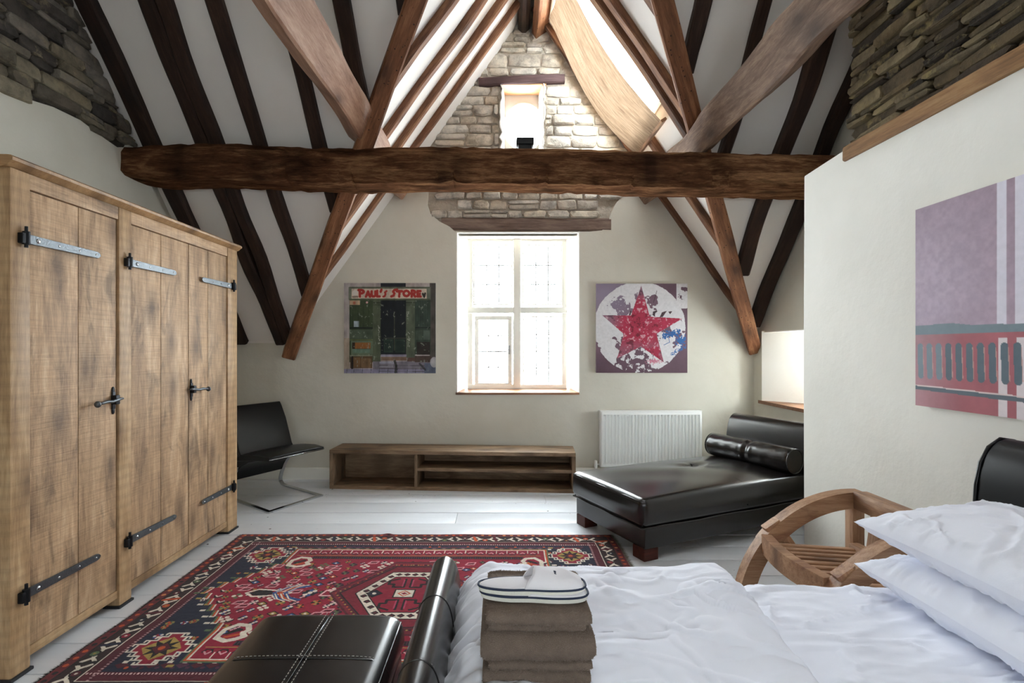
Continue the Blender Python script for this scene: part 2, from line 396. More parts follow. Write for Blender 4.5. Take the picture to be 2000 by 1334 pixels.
M_STONE_L = stone('grey_rubble_stone', ['46413d', '6b645e', '8f877b', '5a5146', 'a1967f', '45413f', '746b5d', '928a80'], 1.0, lich='a89a7c')
M_STONE_R = stone('dark_rubble_stone', ['2c261f', '4a3f33', '66573f', '3a332c', '85765a', '2a2622', '544734', '75684f'], 1.0, lich='86764f')
M_MORTAR_G = plaster('lime_mortar', 'aaa194', 'c2b9ab', 8, 0.9); M_MORTAR_D = plaster('dark_mortar', '3a352f', '57504a', 8, 0.9)
M_GLASS = glass('window_glass')
M_PANEL = plaster('oval_panel_plaster', 'aaa399', 'b5afa5', 2.0, 0.15)
M_LEAD = plain('lead_came', '9a9a98', 0.5, 0.3)
t = NT('burlap_cloth'); v = t.coords((1,1,1), rand=False)
w1 = t.n('ShaderNodeTexWave', wave_type='BANDS', bands_direction='X'); w1.inputs['Scale'].default_value = 60; w1.inputs['Distortion'].default_value = 3; w1.inputs['Detail'].default_value = 3; t.l(v, w1.inputs['Vector'])
n = t.noise(t.coords((2, 16, 2), rand=False), 3, 7, 0.65)
c = t.mix(t.ramp(n, [(0.3, L4('735c48')), (0.5, L4('927a62')), (0.7, L4('a88f76'))]), t.ramp(w1.outputs['Fac'], [(0.2, (0.82,)*3), (0.8, (1.08,)*3)]), 0.6, 'MULTIPLY')
t.col(c); t.set(Roughness=0.9); t.bump(w1.outputs['Fac'], 0.4, 0.004)
tr = t.n('ShaderNodeBsdfTranslucent'); t.l(c, tr.inputs[0]); mx = t.n('ShaderNodeMixShader'); mx.inputs[0].default_value = 0.10
t.l(t.b.outputs[0], mx.inputs[1]); t.l(tr.outputs[0], mx.inputs[2]); t.l(mx.outputs[0], t.out.inputs[0]); M_BURLAP = t.m
# ================================================================ the room
D = 5.13                                       # gable wall
XL, FL, XR, FR, XA, ZA = -2.12, 1.36, 2.57, 1.41, 0.31, 4.74
GL = (ZA-FL)/(XA-XL); GR = (ZA-FR)/(XR-XA)     # gable roof pitches
TL, TR = 1.12, 1.20                            # main roof pitches
LW, RW, AW, RY = -2.70, 2.03, 2.55, -1.60      # left wall, near right wall, alcove side, rear wall
def zl(x): return FL + GL*(x-XL)
def zr(x): return FR + GR*(XR-x)
def zml(y): return FL + TL*(D-y)
def zmr(y): return FR + TR*(D-y)
rnd = random.Random(5)

# ---- floor: one board after the other
fl = empty('floor', (0, 0, 0), kind='structure')
bm = box(bmesh.new(), LW-0.1, 3.2, RY, D+0.02, -0.06, -0.024); mk('subfloor', bm, plain('dark_gap', '2b2b2c', 0.9), fl)
ys = [2.06-0.226*i for i in range(1, 17)][::-1] + [2.06, 2.275, 2.49, 2.72, 2.95, 3.165, 3.385, 3.59, 3.83, 4.08, 4.34, 4.57, 4.80, 5.02, 5.14]
joints = {12: 0.1, 17: -0.7, 21: -2.05, 22: 1.9, 24: -0.33, 26: 0.4, 28: 0.16}
for i in range(len(ys)-1):
    a, b = ys[i]+0.003, ys[i+1]-0.003
    xs = [LW-0.05] + ([joints[i]] if i in joints else []) + [3.0]
    for j in range(len(xs)-1):
        h = rnd.uniform(-0.0015, 0.0015)
        boxobj('plank', xs[j]+0.001, xs[j+1]-0.001, a, b, -0.024+h, h, M_FLOOR, fl, 0.003, axis='x')
# tiny knocked-out knots and nail heads in the paint
bm = bmesh.new()
for i in range(240):
    k = rnd.randrange(14, len(ys)-1); x = rnd.uniform(-2.2, 1.6); y = rnd.choice((ys[k]+0.03, ys[k+1]-0.03, rnd.uniform(ys[k], ys[k+1]))); r = rnd.choice((0.002, 0.003, 0.003, 0.007))
    bmesh.ops.create_circle(bm, cap_ends=True, segments=7, radius=r, matrix=T(x, y, 0.0022) @ Matrix.Rotation(rnd.random()*3, 4, 'Z') @ Matrix.Diagonal((rnd.uniform(0.7, 1.8), 1, 1, 1)))
o = mk('nail_head', bm, plain('nail_dark', '4a4744', 0.8), fl); o['kind'] = 'stuff'

# ---- gable wall with the mullioned window, bared stone above
OPW = [(-0.42, 0.865), (0.795, 0.865), (0.795, 2.475), (-0.42, 2.475)]
out = [(-2.95, -0.05), (2.85, -0.05), (2.85, 1.65), (1.62, 3.2), (1.23, 3.2), (1.245, 3.0), (1.235, 2.84), (1.17, 2.76), (1.12, 2.66), (1.09, 2.56), (1.03, 2.49), (0.9, 2.478), (-0.44, 2.478),
       (-0.50, 2.53), (-0.60, 2.58), (-0.69, 2.66), (-0.72, 2.75), (-0.71, 2.9), (-0.725, 3.2), (-1.15, 3.2), (-2.95, 1.6)]
wb = prism('wall_back', out, [OPW], lambda p: (p[0], D, p[1]), lambda p: (p[0], D+0.3, p[1]), M_PLASTER, kind='structure')
NI = [(0.015, 2.95), (0.45, 2.95), (0.45, 3.95), (0.015, 3.95)]
prism('mortar_bed', [(-1.0, 2.44), (1.4, 2.44), (1.9, 3.1), (XA, 5.1), (-1.5, 3.1)], [NI, [(p[0], min(p[1], 2.474)) for p in [(-0.42, 2.442), (0.795, 2.442), (0.795, 2.47), (-0.42, 2.47)]]],
      lambda p: (p[0], D+0.03, p[1]), lambda p: (p[0], D+0.22, p[1]), M_MORTAR_G, wb)
def stone_mesh(w, h, d, seed, crisp=0.13):
    r = random.Random(seed); c = []
    j = lambda s: r.uniform(-s, s)
    for (sx, sy) in ((-1,-1), (0,-1), (1,-1), (1,0), (1,1), (0,1), (-1,1), (-1,0)):
        corner = sx and sy; k = r.uniform(0.80, 1.0) if corner else r.uniform(0.95, 1.04)
        c.append(((sx*w/2*k + j(0.03*w)*(not sx)), sy*h/2*(r.uniform(0.72, 1.0) if corner else r.uniform(0.9, 1.06)) + j(0.05*h)*(not sy)))
    vs = [(x, y, -0.05) for x, y in c] + [(x, y, d*(r.uniform(0.35, 0.7) if crisp > 0.1 else r.uniform(0.5, 0.95))) for x, y in c]
    ins = min(w, h)*crisp
    vs += [(x - math.copysign(ins, x)*(abs(x) > ins), y - math.copysign(ins, y)*(abs(y) > ins), d*r.uniform(0.85, 1.1)) for x, y in c] + [(j(w*0.15), j(h*0.1), d*r.uniform(0.95, 1.2))]
    fs = [(i, (i+1) % 8, 8+(i+1) % 8, 8+i) for i in range(8)] + [(8+i, 8+(i+1) % 8, 16+(i+1) % 8, 16+i) for i in range(8)] + [(16+i, 16+(i+1) % 8, 24) for i in range(8)]
    return pyd('stone', vs, fs)
def lay(parent, mat, M, inside, u0, u1, v0, v1, hs, ls, d, seed, gap=0.008, tilt=0.03, crisp=0.13, clamp=False):
    """courses of rubble in the wall's own u, v; M maps (u, v, out) to the room"""
    r = random.Random(seed); v = v0; n = 0
    while v < v1:
        h = r.uniform(*hs); u = u0 - r.uniform(0, ls[0])
        while u < u1:
            w = r.uniform(*ls)*(0.75 + 0.5*h/hs[1])
            if clamp and u < u0: w = max(0.06, w-(u0-u)); u = u0
            if clamp and u+w > u1-0.05: w = u1-u
            parts = [(v+h/2, h)]
            if r.random() < 0.22 and h > hs[0]*1.25: parts = [(v+h*0.27, h*0.52), (v+h*0.77, h*0.46)]
            for (vc, hh) in parts:
                uc = u+w/2
                if inside(uc, vc, w, hh):
                    n += 1
                    o = mk('stone', stone_mesh(max(0.03, w-gap), max(0.02, hh-gap), d*r.uniform(0.6, 1.5), seed*1000+n, crisp), mat, parent, M @ T(uc, vc, 0) @ Matrix.Rotation(r.uniform(-tilt, tilt), 4, 'Z'), sharp=38)
            u += w
        v += h
    return n
def in_gable(u, v, w, h):
    if v-0.3*h > min(zl(u-0.15*w if u > XA else u+0.15*w), zr(u-0.15*w if u > XA else u+0.15*w))+0.08: return False
    if v < 3.24:
        lim = -0.72+max(0, 2.75-v)*0.3
        return lim-0.01 < u-w*0.45 and u+w*0.45 < 1.25-max(0, 2.85-v)*0.5
    if -0.01 < u+w/2-0.02 and u-w/2+0.0 < 0.455 and v-h/2 < 3.96: return not (u+w/2 > 0.03 and u-w/2 < 0.435)
    if v < 4.05 and v > 3.93 and -0.22 < u < 0.66: return False
    return True
MB = Matrix(((1,0,0,0), (0,0,-1,D+0.03), (0,1,0,0), (0,0,0,1)))       # u=x, v=z, out=-y
ng = lay(wb, M_STONE_G, MB, in_gable, -1.2, 1.75, 2.615, 3.24, (0.065, 0.105), (0.12, 0.30), 0.03, 11)
def in_up(u, v, w, h):
    if u+w/2 > 0.012 and u-w/2 < 0.453 and v-h/2 < 3.95: return False
    if abs(v-3.995) < 0.045+h/2-0.02 and u+w/2 > -0.19 and u-w/2 < 0.66: return False
    return in_gable(u, max(v, 3.25), w, h)
r2 = random.Random(3)
ng += lay(wb, M_STONE_G, MB, in_up, -1.2, 0.0, 3.24, 3.96, (0.07, 0.13), (0.13, 0.30), 0.028, 12, 0.006, clamp=True)
ng += lay(wb, M_STONE_G, MB, in_up, 0.465, 1.6, 3.24, 3.96, (0.07, 0.13), (0.13, 0.30), 0.028, 13, 0.006, clamp=True)
ng += lay(wb, M_STONE_G, MB, in_up, -0.7, 1.2, 4.045, 4.8, (0.08, 0.14), (0.14, 0.28), 0.028, 14, 0.006)
for i, (z, s) in enumerate(((3.0, 0), (3.27, 1), (3.36, 0), (3.47, 1), (3.55, 0), (3.68, 1), (3.79, 0), (3.88, 1))):     # narrow filler stones beside the niche
    h = 0.085 + 0.02*s
    for x in (): mk('stone', stone_mesh(0.055+0.02*s, h, 0.03, 900+i), M_STONE_G, wb, MB @ T(x, z, 0), sharp=38)
beam('lintel', (-0.58, D+0.092, 2.56), (1.12, D+0.092, 2.545), 0.18, 0.135, (0,0,1), M_LINTEL, wb, 21, bev=0.02, rough=0.07, wob=0.006)
beam('lintel', (-0.205, D+0.06, 3.975), (0.655, D+0.06, 4.01), 0.16, 0.085, (0,0,1), M_LINTEL_D, wb, 22, bev=0.01, rough=0.08, wob=0.005)

# ---- window_1: stone-mullioned leaded window in a splayed reveal
FY = 5.33
w1 = empty('window_1', (0.19, D, 0.86), kind='structure')
fx0, fx1, fz0, fz1 = -0.33, 0.705, 0.90, 2.50
def quad(name, pts, th, mat, parent):
    """a thin slab on the room side of four points"""
    p = [Vector(q) for q in pts]; n = (p[1]-p[0]).cross(p[3]-p[0]).normalized()*th
    bm = bmesh.new(); V = [bm.verts.new(q) for q in p] + [bm.verts.new(q+n) for q in p]
    for f in ((0,1,2,3), (7,6,5,4), (0,4,5,1), (1,5,6,2), (2,6,7,3), (3,7,4,0)): bm.faces.new([V[i] for i in f])
    bmesh.ops.recalc_face_normals(bm, faces=bm.faces); return mk(name, bm, mat, parent)
quad('reveal', [(-0.42, D-0.004, 0.86), (-0.42, D-0.004, 2.478), (fx0, FY+0.12, fz1), (fx0, FY+0.12, 0.86)], 0.012, M_REVEAL, w1)
quad('reveal', [(0.795, D-0.004, 0.86), (fx1, FY+0.12, 0.86), (fx1, FY+0.12, fz1), (0.795, D-0.004, 2.478)], 0.012, M_REVEAL, w1)
quad('reveal', [(-0.42, D-0.004, 2.464), (0.795, D-0.004, 2.464), (fx1+0.03, FY+0.12, 2.468), (fx0-0.03, FY+0.12, 2.468)], 0.012, M_REVEAL, w1)
prism('sill', [(-0.435, D-0.02), (0.80, D-0.02), (0.80, D), (fx1+0.02, FY+0.05), (fx0-0.02, FY+0.05), (-0.435, D)], [], lambda p: (p[0], p[1], 0.868 + (p[1]-D)*0.1), lambda p: (p[0], p[1], 0.845), M_SILL, w1)
boxobj('head', fx0, fx1, FY-0.01, FY+0.06, fz1-0.085, fz1, M_WHITE, w1, 0.012)
boxobj('jamb', fx0, fx0+0.055, FY-0.01, FY+0.06, fz0, fz1-0.08, M_WHITE, w1, 0.012, axis='z')
boxobj('jamb', fx1-0.055, fx1, FY-0.01, FY+0.06, fz0, fz1-0.08, M_WHITE, w1, 0.012, axis='z')
boxobj('bottom_rail', fx0, fx1, FY-0.015, FY+0.06, fz0-0.03, fz0+0.035, M_WHITE, w1, 0.01)
boxobj('mullion', 0.145, 0.225, FY-0.036, FY+0.044, fz0, fz1-0.05, M_WHITE, w1, 0.014, axis='z')
boxobj('transom', fx0, fx1, FY-0.03, FY+0.05, 1.672, 1.735, M_WHITE, w1, 0.008)
boxobj('blind_rail', fx0+0.01, fx1-0.01, FY-0.06, FY-0.035, fz1-0.045, fz1-0.015, M_WHITE, w1, 0.008)
def light(x0, x1, z0, z1, cols, rows, fr, name='casement', lock=False, deep=0.0):
    c = empty(name, (x0, FY, z0)); c.parent = w1; c.matrix_basis = WM[w1.name].inverted() @ WM[c.name]
    y = FY+0.012-deep
    bm = bmesh.new()
    for q in ((x0-fr, x1+fr, z1, z1+fr), (x0-fr, x1+fr, z0-fr, z0), (x0-fr, x0, z0, z1), (x1, x1+fr, z0, z1)): box(bm, q[0], q[1], y-0.012, y+0.03, q[2], q[3], 0.005)
    mk('sash', bm, M_WHITE, c)
    dx, dz = (x1-x0)/cols, (z1-z0)/rows; r = random.Random(int(x0*100)+int(z0*50))
    for i in range(cols):
        for j in range(rows):
            bm = box(bmesh.new(), -dx/2+0.001, dx/2-0.001, -0.0015, 0.0015, -dz/2+0.001, dz/2-0.001)
            mk('pane', bm, M_GLASS, c, T(x0+dx*(i+0.5), y+0.01, z0+dz*(j+0.5)) @ Matrix.Rotation(r.uniform(-0.012, 0.012), 4, 'Z') @ Matrix.Rotation(r.uniform(-0.012, 0.012), 4, 'X'))
    for i in range(1, cols): mk('lead_came', box(bmesh.new(), x0+dx*i-0.0058, x0+dx*i+0.0058, y+0.004, y+0.016, z0, z1, 0.002), M_LEAD, c)
    for j in range(1, rows): mk('lead_came', box(bmesh.new(), x0, x1, y+0.003, y+0.017, z0+dz*j-0.0058, z0+dz*j+0.0058, 0.002), M_LEAD, c)
    if lock:
        bm = box(bmesh.new(), x1-0.05, x1+0.02, y-0.03, y-0.02, z0+0.34, z0+0.352, 0.003); box(bm, x1+0.004, x1+0.022, y-0.028, y-0.01, z0+0.30, z0+0.39, 0.003); mk('latch', bm, M_LEAD, c)
    return c
k = 0.00533
def X_(px): return (px-975)*k
def Z_(py): return CAMZ-(py-680)*k
light(X_(927), X_(998), Z_(593), Z_(480), 3, 3, 0.016, 'upper_light'); light(X_(1023), X_(1095), Z_(593), Z_(480), 3, 3, 0.016, 'upper_light')
light(X_(935), X_(992), Z_(748), Z_(625), 3, 4, 0.042, 'casement', True, 0.012); light(X_(1024), X_(1096), Z_(752), Z_(620), 3, 4, 0.016, 'lower_light')

# ---- window_2: oval window at the back of a niche, high in the gable
w2 = empty('window_2', (0.24, D, 2.95), kind='structure')
OC = (0.258, 3.61, 0.2, 0.243); NY = 5.335
ov = [(OC[0]+OC[2]*math.cos(a), OC[1]+OC[3]*math.sin(a)) for a in np.linspace(0, 2*math.pi, 48, endpoint=False)]
prism('oval_panel', [(0.0, 2.9), (0.48, 2.9), (0.48, 4.0), (0.0, 4.0)], [ov], lambda p: (p[0], NY, p[1]), lambda p: (p[0], NY+0.05, p[1]), M_PANEL, w2)
for x, s in ((0.015, 1), (0.45, -1)):
    r = random.Random(int(x*90)); bm = bmesh.new(); zs = np.linspace(2.93, 3.96, 22)
    V = [[bm.verts.new((x + s*(r.uniform(-0.02, 0.012) if q == 0 else (0.008 if q == 1 else 0.03)), (D-0.01+r.uniform(-0.012, 0.012)) if q < 1 else (D+0.02 if q == 1 else NY+0.01), z)) for q in range(3)] for z in zs]
    for i in range(len(zs)-1):
        for q in range(2): bm.faces.new((V[i][q], V[i][q+1], V[i+1][q+1], V[i+1][q]))
    bmesh.ops.recalc_face_normals(bm, faces=bm.faces)
    o = mk('plaster_edge', bm, M_REVEAL, w2, smooth=True); sm = o.modifiers.new('thick', 'SOLIDIFY'); sm.thickness = 0.012
boxobj('soffit', 0.0, 0.47, D-0.005, NY+0.02, 3.945, 3.965, M_SOFFIT, w2, 0.003)
bm = bmesh.new(); bmesh.ops.create_circle(bm, cap_ends=True, segments=40, radius=1.0, matrix=T(OC[0], NY+0.03, OC[1]) @ Matrix.Rotation(math.pi/2, 4, 'X') @ Matrix.Diagonal((OC[2]+0.01, OC[3]+0.01, 1, 1)))
mk('pane', bm, M_GLASS, w2)
mk('rim', tube_mesh([(OC[0]+(OC[2]+0.004)*math.cos(a), NY-0.002, OC[1]+(OC[3]+0.004)*math.sin(a)) for a in np.linspace(0, 2*math.pi, 40, endpoint=False)], 0.01, 6, True), M_REVEAL, w2, smooth=True)

# ---- left wall: plaster below, bared rubble above
edge = [(-1.6, 2.70), (0.6, 2.74), (1.5, 2.72), (2.2, 2.76), (2.55, 2.73), (2.8, 2.70), (2.95, 2.74), (3.1, 2.77), (3.3, 2.78), (3.5, 2.745), (3.62, 2.73), (3.72, 2.77), (3.8, 2.9), (3.9, 3.02)]
wl = prism('wall_left', [(RY-0.2, -0.05), (D+0.2, -0.05), (D+0.2, 1.6), (3.98, 3.05)] + edge[::-1] + [(RY-0.2, 2.7)], [], lambda p: (LW, p[0], p[1]), lambda p: (LW-0.25, p[0], p[1]), M_PLASTER, kind='structure')
prism('mortar_bed', [(RY-0.2, 2.6), (4.05, 2.6), (4.05, 3.0), (2.2, 5.2), (RY-0.2, 3.3)], [], lambda p: (LW-0.03, p[0], p[1]), lambda p: (LW-0.2, p[0], p[1]), M_MORTAR_D, wl)
ML = Matrix(((0,0,1,LW-0.025), (1,0,0,0), (0,1,0,0), (0,0,0,1)))       # u=y, v=z, out=+x
def in_left(u, v, w, h):
    e = np.interp(u, [p[0] for p in edge], [p[1] for p in edge])
    return v-h*0.5 > e-0.02 and v-h*0.3 < zml(u)+0.04 and v < 4.6 and (u > 0.9 or v < 3.6)
nl = lay(wl, M_STONE_L, ML, in_left, 1.35, 3.98, 2.66, 4.5, (0.035, 0.105), (0.09, 0.36), 0.035, 31, 0.002, 0.06, 0.06)

# ---- right wall: a thick plastered stub, an oak wall plate, dark rubble above
def right_face(p): return (RW, p[0], p[1])
wr = prism('wall_right', [(RY-0.2, -0.05), (3.42, -0.05), (3.428, 1.2), (3.42, 2.455), (2.985, 2.475), (2.985, 2.41), (RY-0.2, 2.36)], [], right_face, lambda p: (AW+0.25, p[0], p[1]), M_PLASTER_R, kind='structure')
bv = wr.modifiers.new('soft_edge', 'BEVEL'); bv.width = 0.018; bv.segments = 3; bv.limit_method = 'ANGLE'; bv.angle_limit = math.radians(60)
beam('wall_plate', (RW+0.045, 3.0, 2.447), (RW+0.045, RY, 2.405), 0.13, 0.085, (0,0,1), M_RAIL, wr, 41, bev=0.008, wob=0.005)
prism('mortar_bed', [(RY-0.2, 2.35), (2.985, 2.40), (2.985, 4.2), (2.3, 5.0), (RY-0.2, 3.3)], [], lambda p: (RW+0.05, p[0], p[1]), lambda p: (AW+0.25, p[0], p[1]), M_MORTAR_D, wr)
MR = Matrix(((0,0,-1,RW+0.045), (-1,0,0,0), (0,1,0,0), (0,0,0,1)))      # u=-y, v=z, out=-x
def in_right(u, v, w, h): return v-h/2 > 2.47 and v+h*0.3 < zmr(-u)+0.1 and v < 4.1
nr = lay(wr, M_STONE_R, MR, in_right, -2.99, -1.15, 2.475, 3.95, (0.03, 0.085), (0.09, 0.34), 0.035, 51, 0.002, 0.06, 0.06, True)

# ---- alcove side wall with a low window
NA = [(3.8, 0.80), (4.95, 0.80), (4.95, 1.47), (3.8, 1.47)]
wa = prism('wall_alcove', [(2.9, -0.05), (D+0.1, -0.05), (D+0.1, 1.6), (2.6, 4.7), (2.6, 2.3), (2.9, 2.3)], [NA], lambda p: (AW, p[0], p[1]), lambda p: (AW+0.5, p[0], p[1]), M_PLASTER, kind='structure')
w3 = empty('window_3', (AW+0.4, 4.4, 0.8), kind='structure')
quad('reveal', [(AW-0.004, 4.95, 0.8), (AW-0.004, 4.95, 1.475), (AW+0.5, 4.40, 1.475), (AW+0.5, 4.40, 0.8)], -0.02, M_REVEAL, w3)
quad('reveal', [(AW-0.004, 3.8, 0.8), (AW-0.004, 3.8, 1.475), (AW+0.5, 3.85, 1.475), (AW+0.5, 3.85, 0.8)], 0.01, M_REVEAL, w3)
quad('reveal', [(AW-0.004, 3.8, 1.47), (AW-0.004, 4.95, 1.47), (AW+0.5, 4.9, 1.47), (AW+0.5, 3.85, 1.47)], 0.01, M_REVEAL, w3)
prism('sill', [(AW-0.03, 3.75), (AW-0.03, 4.985), (AW+0.42, 4.52), (AW+0.42, 3.85)], [], lambda p: (p[0], p[1], 0.805), lambda p: (p[0], p[1], 0.775), M_SILL, w3)
for nm, q in (('jamb', (3.85, 3.91, 0.8, 1.47)), ('jamb', (4.38, 4.46, 0.8, 1.47)), ('head', (3.85, 4.46, 1.41, 1.47)), ('bottom_rail', (3.85, 4.46, 0.80, 0.86)), ('mullion', (4.11, 4.16, 0.82, 1.45))):
    boxobj(nm, AW+0.36, AW+0.42, q[0], q[1], q[2], q[3], M_WHITE, w3, 0.008)
for a, b in ((3.91, 4.11), (4.16, 4.38)): mk('pane', box(bmesh.new(), AW+0.388, AW+0.392, a, b, 0.86, 1.41), M_GLASS, w3)

# ---- rear wall (behind the camera) with two plain windows
RH = [[(-1.13, 0.9), (-0.57, 0.9), (-0.57, 1.5), (-1.13, 1.5)], [(0.47, 0.9), (1.03, 0.9), (1.03, 1.5), (0.47, 1.5)]]
prism('wall_front', [(-2.95, -0.05), (2.85, -0.05), (2.85, 3.4), (-2.95, 3.4)], RH, lambda p: (p[0], RY, p[1]), lambda p: (p[0], RY-0.2, p[1]), M_PLASTER_R, kind='structure')
for i, h in enumerate(RH):
    w = empty('window_%d' % (5+i), (h[0][0], RY, 0.9), kind='structure'); x0, x1, z0, z1 = h[0][0], h[1][0], h[0][1], h[2][1]; xm = (x0+x1)/2
    for nm, q in (('jamb', (x0, x0+0.06, z0, z1)), ('jamb', (x1-0.06, x1, z0, z1)), ('head', (x0, x1, z1-0.06, z1)), ('bottom_rail', (x0, x1, z0, z0+0.06)), ('mullion', (xm-0.03, xm+0.03, z0, z1)), ('glazing_bar', (x0, x1, 1.185, 1.215))):
        boxobj(nm, q[0], q[1], RY-0.12, RY-0.06, q[2], q[3], M_WHITE, w, 0.006)
    for a, b in ((x0+0.06, xm-0.03), (xm+0.03, x1-0.06)):
        for c, d in ((z0+0.06, 1.185), (1.215, z1-0.06)): mk('pane', box(bmesh.new(), a, b, RY-0.092, RY-0.088, c, d), M_GLASS, w)

# ---- ceilings: plaster between the rafters
ce = empty('ceiling', (0, 3, 3), kind='structure')
def slab(name, pts, holes, O, U, V, th=0.09, mat=M_CEIL):
    O, U, V = Vector(O), Vector(U).normalized(), Vector(V); V = (V-U*V.dot(U)).normalized(); N = U.cross(V)
    if N.z < 0: N = -N
    f = lambda q: O + U*q[0] + V*q[1]
    P2 = lambda p: ((Vector(p)-O).dot(U), (Vector(p)-O).dot(V))
    return prism(name, [P2(p) for p in pts], [[P2(p) for p in h] for h in holes], f, lambda q: f(q)+N*th, mat, ce)
yl = D-(ZA-FL)/TL; yr = D-(ZA-FR)/TR; E = D+0.25
slab('slope_panel', [(XL, E, FL), (XA, E, ZA), (XA, yl, ZA), (XL, D, FL)], [], (XL, D, FL), (0, 1, 0), (1, 0, GL))
RO = [(0.50, 4.04), (0.50, 4.90), (1.30, 4.90), (1.30, 4.04)]
slab('slope_panel', [(XR, E, FR), (XA, E, ZA), (XA, yr, ZA), (XR, D, FR)], [[(p[0], p[1], zr(p[0])) for p in RO]], (XR, D, FR), (0, 1, 0), (-1, 0, GR))
slab('slope_panel', [(LW-0.25, D, FL), (XL, D, FL), (XA, yl, ZA), (LW-0.25, yl, ZA)], [], (LW, D, FL), (1, 0, 0), (0, -1, TL))
slab('slope_panel', [(AW+0.3, D, FR), (XR, D, FR), (XA, yr, ZA), (AW+0.3, yr, ZA)], [], (AW, D, FR), (1, 0, 0), (0, -1, TR))
slab('eave_panel', [(LW-0.25, D-0.02, FL), (XL+0.05, D-0.02, FL), (XL+0.05, D+0.3, FL), (LW-0.25, D+0.3, FL)], [], (LW, D, FL), (1, 0, 0), (0, 1, 0))
slab('eave_panel', [(XR-0.05, D-0.02, FR), (AW+0.3, D-0.02, FR), (AW+0.3, D+0.3, FR), (XR-0.05, D+0.3, FR)], [], (AW, D, FR), (1, 0, 0), (0, 1, 0))
slab('slope_panel', [(LW-0.25, yl+0.1, ZA), (AW+0.3, yl+0.1, ZA), (AW+0.3, RY-0.2, 2.75), (LW-0.25, RY-0.2, 2.75)], [], (0, yl+0.1, ZA), (1, 0, 0), (0, RY-0.2-yl-0.1, 2.75-ZA))
# rafters
nL = Vector((GL, 0, -1)).normalized(); nR = Vector((-GR, 0, -1)).normalized(); nML = Vector((0, -TL, -1)).normalized(); nMR = Vector((0, -TR, -1)).normalized()
PR = 0.06
def xv(y): return XL + (D-y)*TL/GL
def xvr(y): return XR - (D-y)*TR/GR
for i, (y, w, x0) in enumerate(((4.76, 0.06, XL+0.38), (4.41, 0.07, None), (4.07, 0.075, None), (3.66, 0.08, None))):
    x0 = xv(y)+0.04 if x0 is None else x0
    A = Vector((x0, y, zl(x0)))+nL*(PR/2-0.02); B = Vector((XA-0.02, y, zl(XA-0.02)))+nL*(PR/2-0.02)
    beam('rafter', A, B, w, PR+0.03, nL, M_RAFT_L, ce, 60+i, wob=0.012, bev=0.01, rough=0.10)
for i, (y, w, x0, x1) in enumerate(((5.02, 0.06, 2.45, XA+0.05), (4.55, 0.085, None, 1.36), (4.0, 0.085, None, XA+0.05), (3.84, 0.09, None, XA+0.05), (3.42, 0.09, None, XA+0.05))):
    x0 = xvr(y)-0.04 if x0 is None else x0
    A = Vector((x0, y, zr(x0)))+nR*(PR/2-0.02); B = Vector((x1, y, zr(x1)))+nR*(PR/2-0.02)
    beam('rafter', A, B, w, PR+0.03, nR, M_RAFT_L, ce, 70+i, wob=0.012, bev=0.01, rough=0.10)
for i, (x, w) in enumerate(((-2.58, 0.12), (-2.20, 0.10), (-2.10, 0.095), (-1.79, 0.105), (-1.345, 0.10), (-1.0, 0.11), (-0.62, 0.10))):
    ye = D-0.02 if x < XL+0.02 else D-(x-XL)*GL/TL+0.0
    yt = yl+0.1
    A = Vector((x+0.03, ye, zml(ye)))+nML*(PR/2-0.02); B = Vector((x-0.015, yt, zml(yt)))+nML*(PR/2-0.02)
    
    beam('rafter', A, B, w, PR+0.05, nML, M_RAFT_D, ce, 80+i, wob=0.014, bev=0.015, rough=0.12)
for i, (x, w) in enumerate(((2.47, 0.11), (2.17, 0.12), (1.72, 0.085), (1.32, 0.10), (0.95, 0.10))):
    ye = D-0.02 if x > XR-0.02 else D-(XR-x)*GR/TR+0.0
    A = Vector((x+rnd.uniform(-0.01, 0.01), ye, zmr(ye)))+nMR*(PR/2-0.02); B = Vector((x+rnd.uniform(-0.03, 0.03), yr+0.05, zmr(yr+0.05)))+nMR*(PR/2-0.02)
    beam('rafter', A, B, w, PR+0.05, nMR, M_RAFT_D, ce, 90+i, wob=0.02, bev=0.015, rough=0.10)
# ridge timbers
beam('ridge_board', (0.235, D-0.01, 4.56), (0.235, 2.6, 4.56), 0.115, 0.2, (0,0,1), M_RAFT_D, ce, 101, bev=0.04)
beam('ridge_board', (0.425, D-0.01, 4.50), (0.425, 2.7, 4.50), 0.08, 0.2, nR, M_VALLEY, ce, 102, bev=0.006)

# ---- roof window behind the burlap
w4 = empty('window_4', (0.9, 4.43, 3.8), kind='structure')
def onroof(x, y, off): return Vector((x, y, zr(x))) - nR*off
for a, b in (((0.5, 4.04), (0.5, 4.9)), ((1.3, 4.04), (1.3, 4.9)), ((0.5, 4.04), (1.3, 4.04)), ((0.5, 4.9), (1.3, 4.9))):
    beam('curb', onroof(a[0], a[1], 0.06), onroof(b[0], b[1], 0.06), 0.03, 0.16, nR, M_WHITE, w4, 5, wob=0, rough=0, bev=0.003)
P4 = [onroof(x, y, 0.13) for x, y in ((0.5, 4.04), (0.5, 4.9), (1.3, 4.9), (1.3, 4.04))]
quad('pane', P4, 0.004, M_GLASS, w4)

# ---- skirting
boxobj('baseboard_back', LW, 2.55, D-0.022, D-0.0005, 0.0, 0.115, M_WHITE, None, 0.004, 'structure')
boxobj('baseboard_left', LW+0.0005, LW+0.022, RY, D-0.022, 0.0, 0.115, M_WHITE, None, 0.004, 'structure', axis='y')

